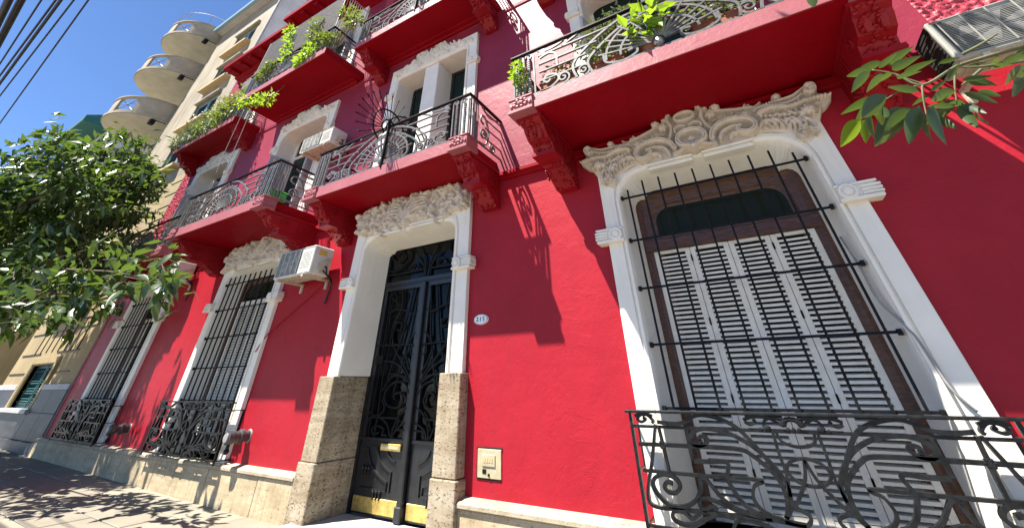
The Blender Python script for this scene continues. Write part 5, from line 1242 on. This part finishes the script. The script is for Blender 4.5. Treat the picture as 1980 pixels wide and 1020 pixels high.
for i, (a, b, z0, z1) in enumerate(aw):
    low = i < 2; o = MB()
    for k in range(2):
        xa, xb = (a, (a + b) / 2 - .01) if k == 0 else ((a + b) / 2 + .01, b)
        o.box(xa + .02, xa + .09, .10, .15, z0, z1); o.box(xb - .09, xb - .02, .10, .15, z0, z1); o.box(xa + .09, xb - .09, .102, .148, z0, z0 + .07); o.box(xa + .09, xb - .09, .102, .148, z1 - .07, z1)
        z = z0 + .08
        while z < z1 - .09: o.add([(xa + .09, .105, z), (xb - .09, .105, z), (xb - .09, .145, z + .045), (xa + .09, .145, z + .045)], [(0, 1, 2, 3)]); z += .055
    wdw = o.build('window', M['teal'] if low else M['bluesh'], apt)
    o = MB(); o.box(a, b, .2, .22, z0, z1); o.build('backing', M['dark'], wdw)
    if i == 0:
        o = MB(); casing(o, (a + b) / 2, (b - a) / 2 + .18, (b - a) / 2, z0, z1 + .16, z1, .01, [(0, .02), (0, -.05), (.8, -.05), (1, -.02), (1, .1)]); o.build('trim', M['ystuc'], wdw)
        o = MB(); o.cbox(a - .2, b + .2, -.12, .05, z0 - .09, z0, .01); o.build('sill', M['band'], wdw)
        for k in range(4): o = MB(); zz = z0 + .12 + .22 * k; o.box(a, b, .06, .08, zz, zz + .018); o.build('bar', M['iron'], wdw)
    elif i == 1:
        o = MB(); casing(o, (a + b) / 2, (b - a) / 2 + .10, (b - a) / 2, z0, z1 + .1, z1, .01, [(0, .02), (0, -.16), (1, -.16), (1, .1)]); o.box(a - .1, b + .1, -.16, .02, z0 - .1, z0); o.build('frame', M['teal'], wdw)
    else:
        o = MB(); o.cbox(a - .12, b + .12, -.22, .05, z0 - .13, z0, .012); o.build('sill', M['tan'], wdw)
        o = MB(); o.cbox(a - .05, b + .05, -.10, .05, z1, z1 + .10, .012); o.build('lintel', M['yconc'], wdw)
for xa, xb in ((AX0, -18.05), (-15.9, AX1)):          # granite dado in slabs, white band on top
    n_ = 2
    for k in range(n_):
        for z0, z1 in ((.30, .80), (.805, 1.24)):
            o = MB(); o.cbox(xa + (xb - xa) * k / n_ + .003, xa + (xb - xa) * (k + 1) / n_ - .003, -.045, .03, z0, z1, .004); o.build('stone_panel', M['granite'], apt)
    o = MB(); o.cbox(xa, xb, -.055, .03, 1.243, 1.36, .006); o.build('band', M['band'], apt)
o = MB(); o.cbox(-18.04, -15.91, -.045, .03, .30, .76, .004); o.build('stone_panel', M['granite'], apt)
for k in range(4): o = MB(); o.cbox(AX0 + 1.448 * k + .003, AX0 + 1.448 * (k + 1) - .003, -.10, .03, .0, .297, .006); o.build('stone_panel', M['granite'], apt)
o = MB()                                               # scored joints and wire trellis on the cream wall
for z, xa, xb in ((1.62, -19.8, -18.3), (1.62, -15.9, -14.9), (2.08, -19.6, -17.9), (2.62, -19.7, -14.6), (2.86, -16.2, -14.5), (3.3, -16.0, -14.4), (2.08, -16.6, -15.0)): o.box(xa, xb, .0, .019, z - .009, z + .009)
for k in range(8): x = -18.5 + .47 * k; o.box(x - .008, x + .008, .0, .018, 2.09, 2.85 if k > 2 else 2.6)
for z in np.arange(3.7, 6.9, .42): o.box(-15.0, AX1 - .02, .008, .019, z - .007, z + .007)
o.build('trellis', M['iron'], apt)
o = MB(); o.tube([(-15.2, -.03, 2.55), (-16.0, -.03, 1.75)], .012, 6); o.ball((-16.0, -.03, 1.75), .04, 6, 4); o.build('stay_rod', M['pipe'], apt)
# round balconies
BCX, BCY, BR = -21.85, .15, 1.78
for i, zb in enumerate((8.30, 10.95, 13.55, 16.05)):
    arc = [(math.radians(a)) for a in range(176, 365, 6)]
    poly = [(BCX + BR * math.cos(a), BCY + BR * math.sin(a)) for a in arc] + [(BCX + BR, 1.3), (BCX - BR, 1.3)]
    o = MB(); o.prism(poly, zb, zb + .05, 'z'); bal = o.build('balcony', M['balcwhite'], apt, fix=True); tag(bal, 'half-round concrete balcony with square opening in its parapet')
    o = MB(); p2_ = [(BCX + (BR + .05) * math.cos(a), BCY + (BR + .05) * math.sin(a)) for a in arc] + [(BCX + BR + .05, 1.28), (BCX - BR - .05, 1.28)]; o.prism(p2_, zb + .051, zb + .16, 'z'); o.build('slab_edge', M['balc'], bal, fix=True)
    o = MB(); zt = zb + .95
    def arcwall(a0, a1, z0, z1, r0=BR - .10, r1=BR - .01):
        st_ = max(2, int((a1 - a0) / 5)); pts = [math.radians(a0 + (a1 - a0) * k / st_) for k in range(st_ + 1)]
        poly_ = [(BCX + r1 * math.cos(a), BCY + r1 * math.sin(a)) for a in pts] + [(BCX + r0 * math.cos(a), BCY + r0 * math.sin(a)) for a in pts[::-1]]; o.prism(poly_, z0, z1, 'z')
    arcwall(176, 284, zb + .16, zt); arcwall(312, 364, zb + .16, zt); arcwall(284, 312, zb + .16, zb + .24); arcwall(284, 312, zt - .06, zt); arcwall(176, 364, zt, zt + .06, BR - .13, BR + .02)
    o.prism([(BCX + BR - .1, .2), (BCX + BR - .01, .2), (BCX + BR - .01, 1.3), (BCX + BR - .1, 1.3)], zb + .16, zt, 'z'); o.build('parapet', M['balc'], bal, fix=True)
    o = MB(); pa = lambda a, z: Vector((BCX + (BR - .06) * math.cos(math.radians(a)), BCY + (BR - .06) * math.sin(math.radians(a)), z))
    o.tube([pa(284, zb + .24), pa(312, zt - .05)], .02, 6); o.tube([pa(312, zb + .24), pa(284, zt - .05)], .02, 6); o.tube([pa(284, zb + .6), pa(298, zb + .6), pa(312, zb + .6)], .014, 6); o.build('cross_brace', M['pipe'], bal)
    if i == 3:
        o = MB(); o.tube([pa(a, zt + .75) for a in range(180, 361, 8)], .018, 6)
        for a in (190, 225, 260, 295, 330): o.tube([pa(a, zt), pa(a, zt + .75)], .014, 5)
        o.build('rail', M['pipe'], bal)
    o = MB(); o.cbox(-20.2, -20.0, -.55, -.35, zb - .32, zb - .06, .02); o.tube([(-19.95, .0, zb - .1), (-20.1, -.4, zb - .06)], .02, 6); o.build('lantern', M['iron'], bal)
# what closes the street further on
fb = tag(empty('corner_building', (-32, 0, 0)), 'low beige building with grey shop awning at the far left', 'building')
o = MB(); o.box(-44, -25.5, .3, 9, 0, 7.5); o.build('wall', M['ystuc'], fb); o = MB(); o.cbox(-44, -25.4, -.7, .29, 2.35, 2.75, .02); o.build('awning', M['greywall'], fb)
for k in range(4): o = MB(); o.box(-44 + 4.5 * k + .2, -44 + 4.5 * k + 4.3, .2, .298, .1, 2.3); o.build('shop_window', M['glass'], fb)
o = MB(); o.cbox(-43.5, -26.0, -.5, .29, 3.9, 4.1, .02); o.build('ledge', M['tan'], fb)
tw = tag(empty('distant_tower', (-47, 2, 0)), 'distant pale block with teal rooftop awning above the tree', 'building')
A = at(184, 262, y=1.0)
o = MB(); o.box(A.x - 4, A.x + 6, 1.0, 8, 0, A.z - .4); o.build('wall', M['greywall'], tw)
o = MB(); o.prism([(-.6, A.z - .8), (-.6, A.z - .3), (1.5, A.z + 1.0), (3.0, A.z + 1.0), (3.0, A.z - .8)], A.x - 2, A.x + 4, 'x'); o.build('awning', M['awning'], tw)
for k in range(3): o = MB(); o.box(A.x - 3 + 3 * k, A.x - 1.4 + 3 * k, .95, .998, A.z - 3, A.z - 1.6); o.build('window', M['glass_blue'], tw)
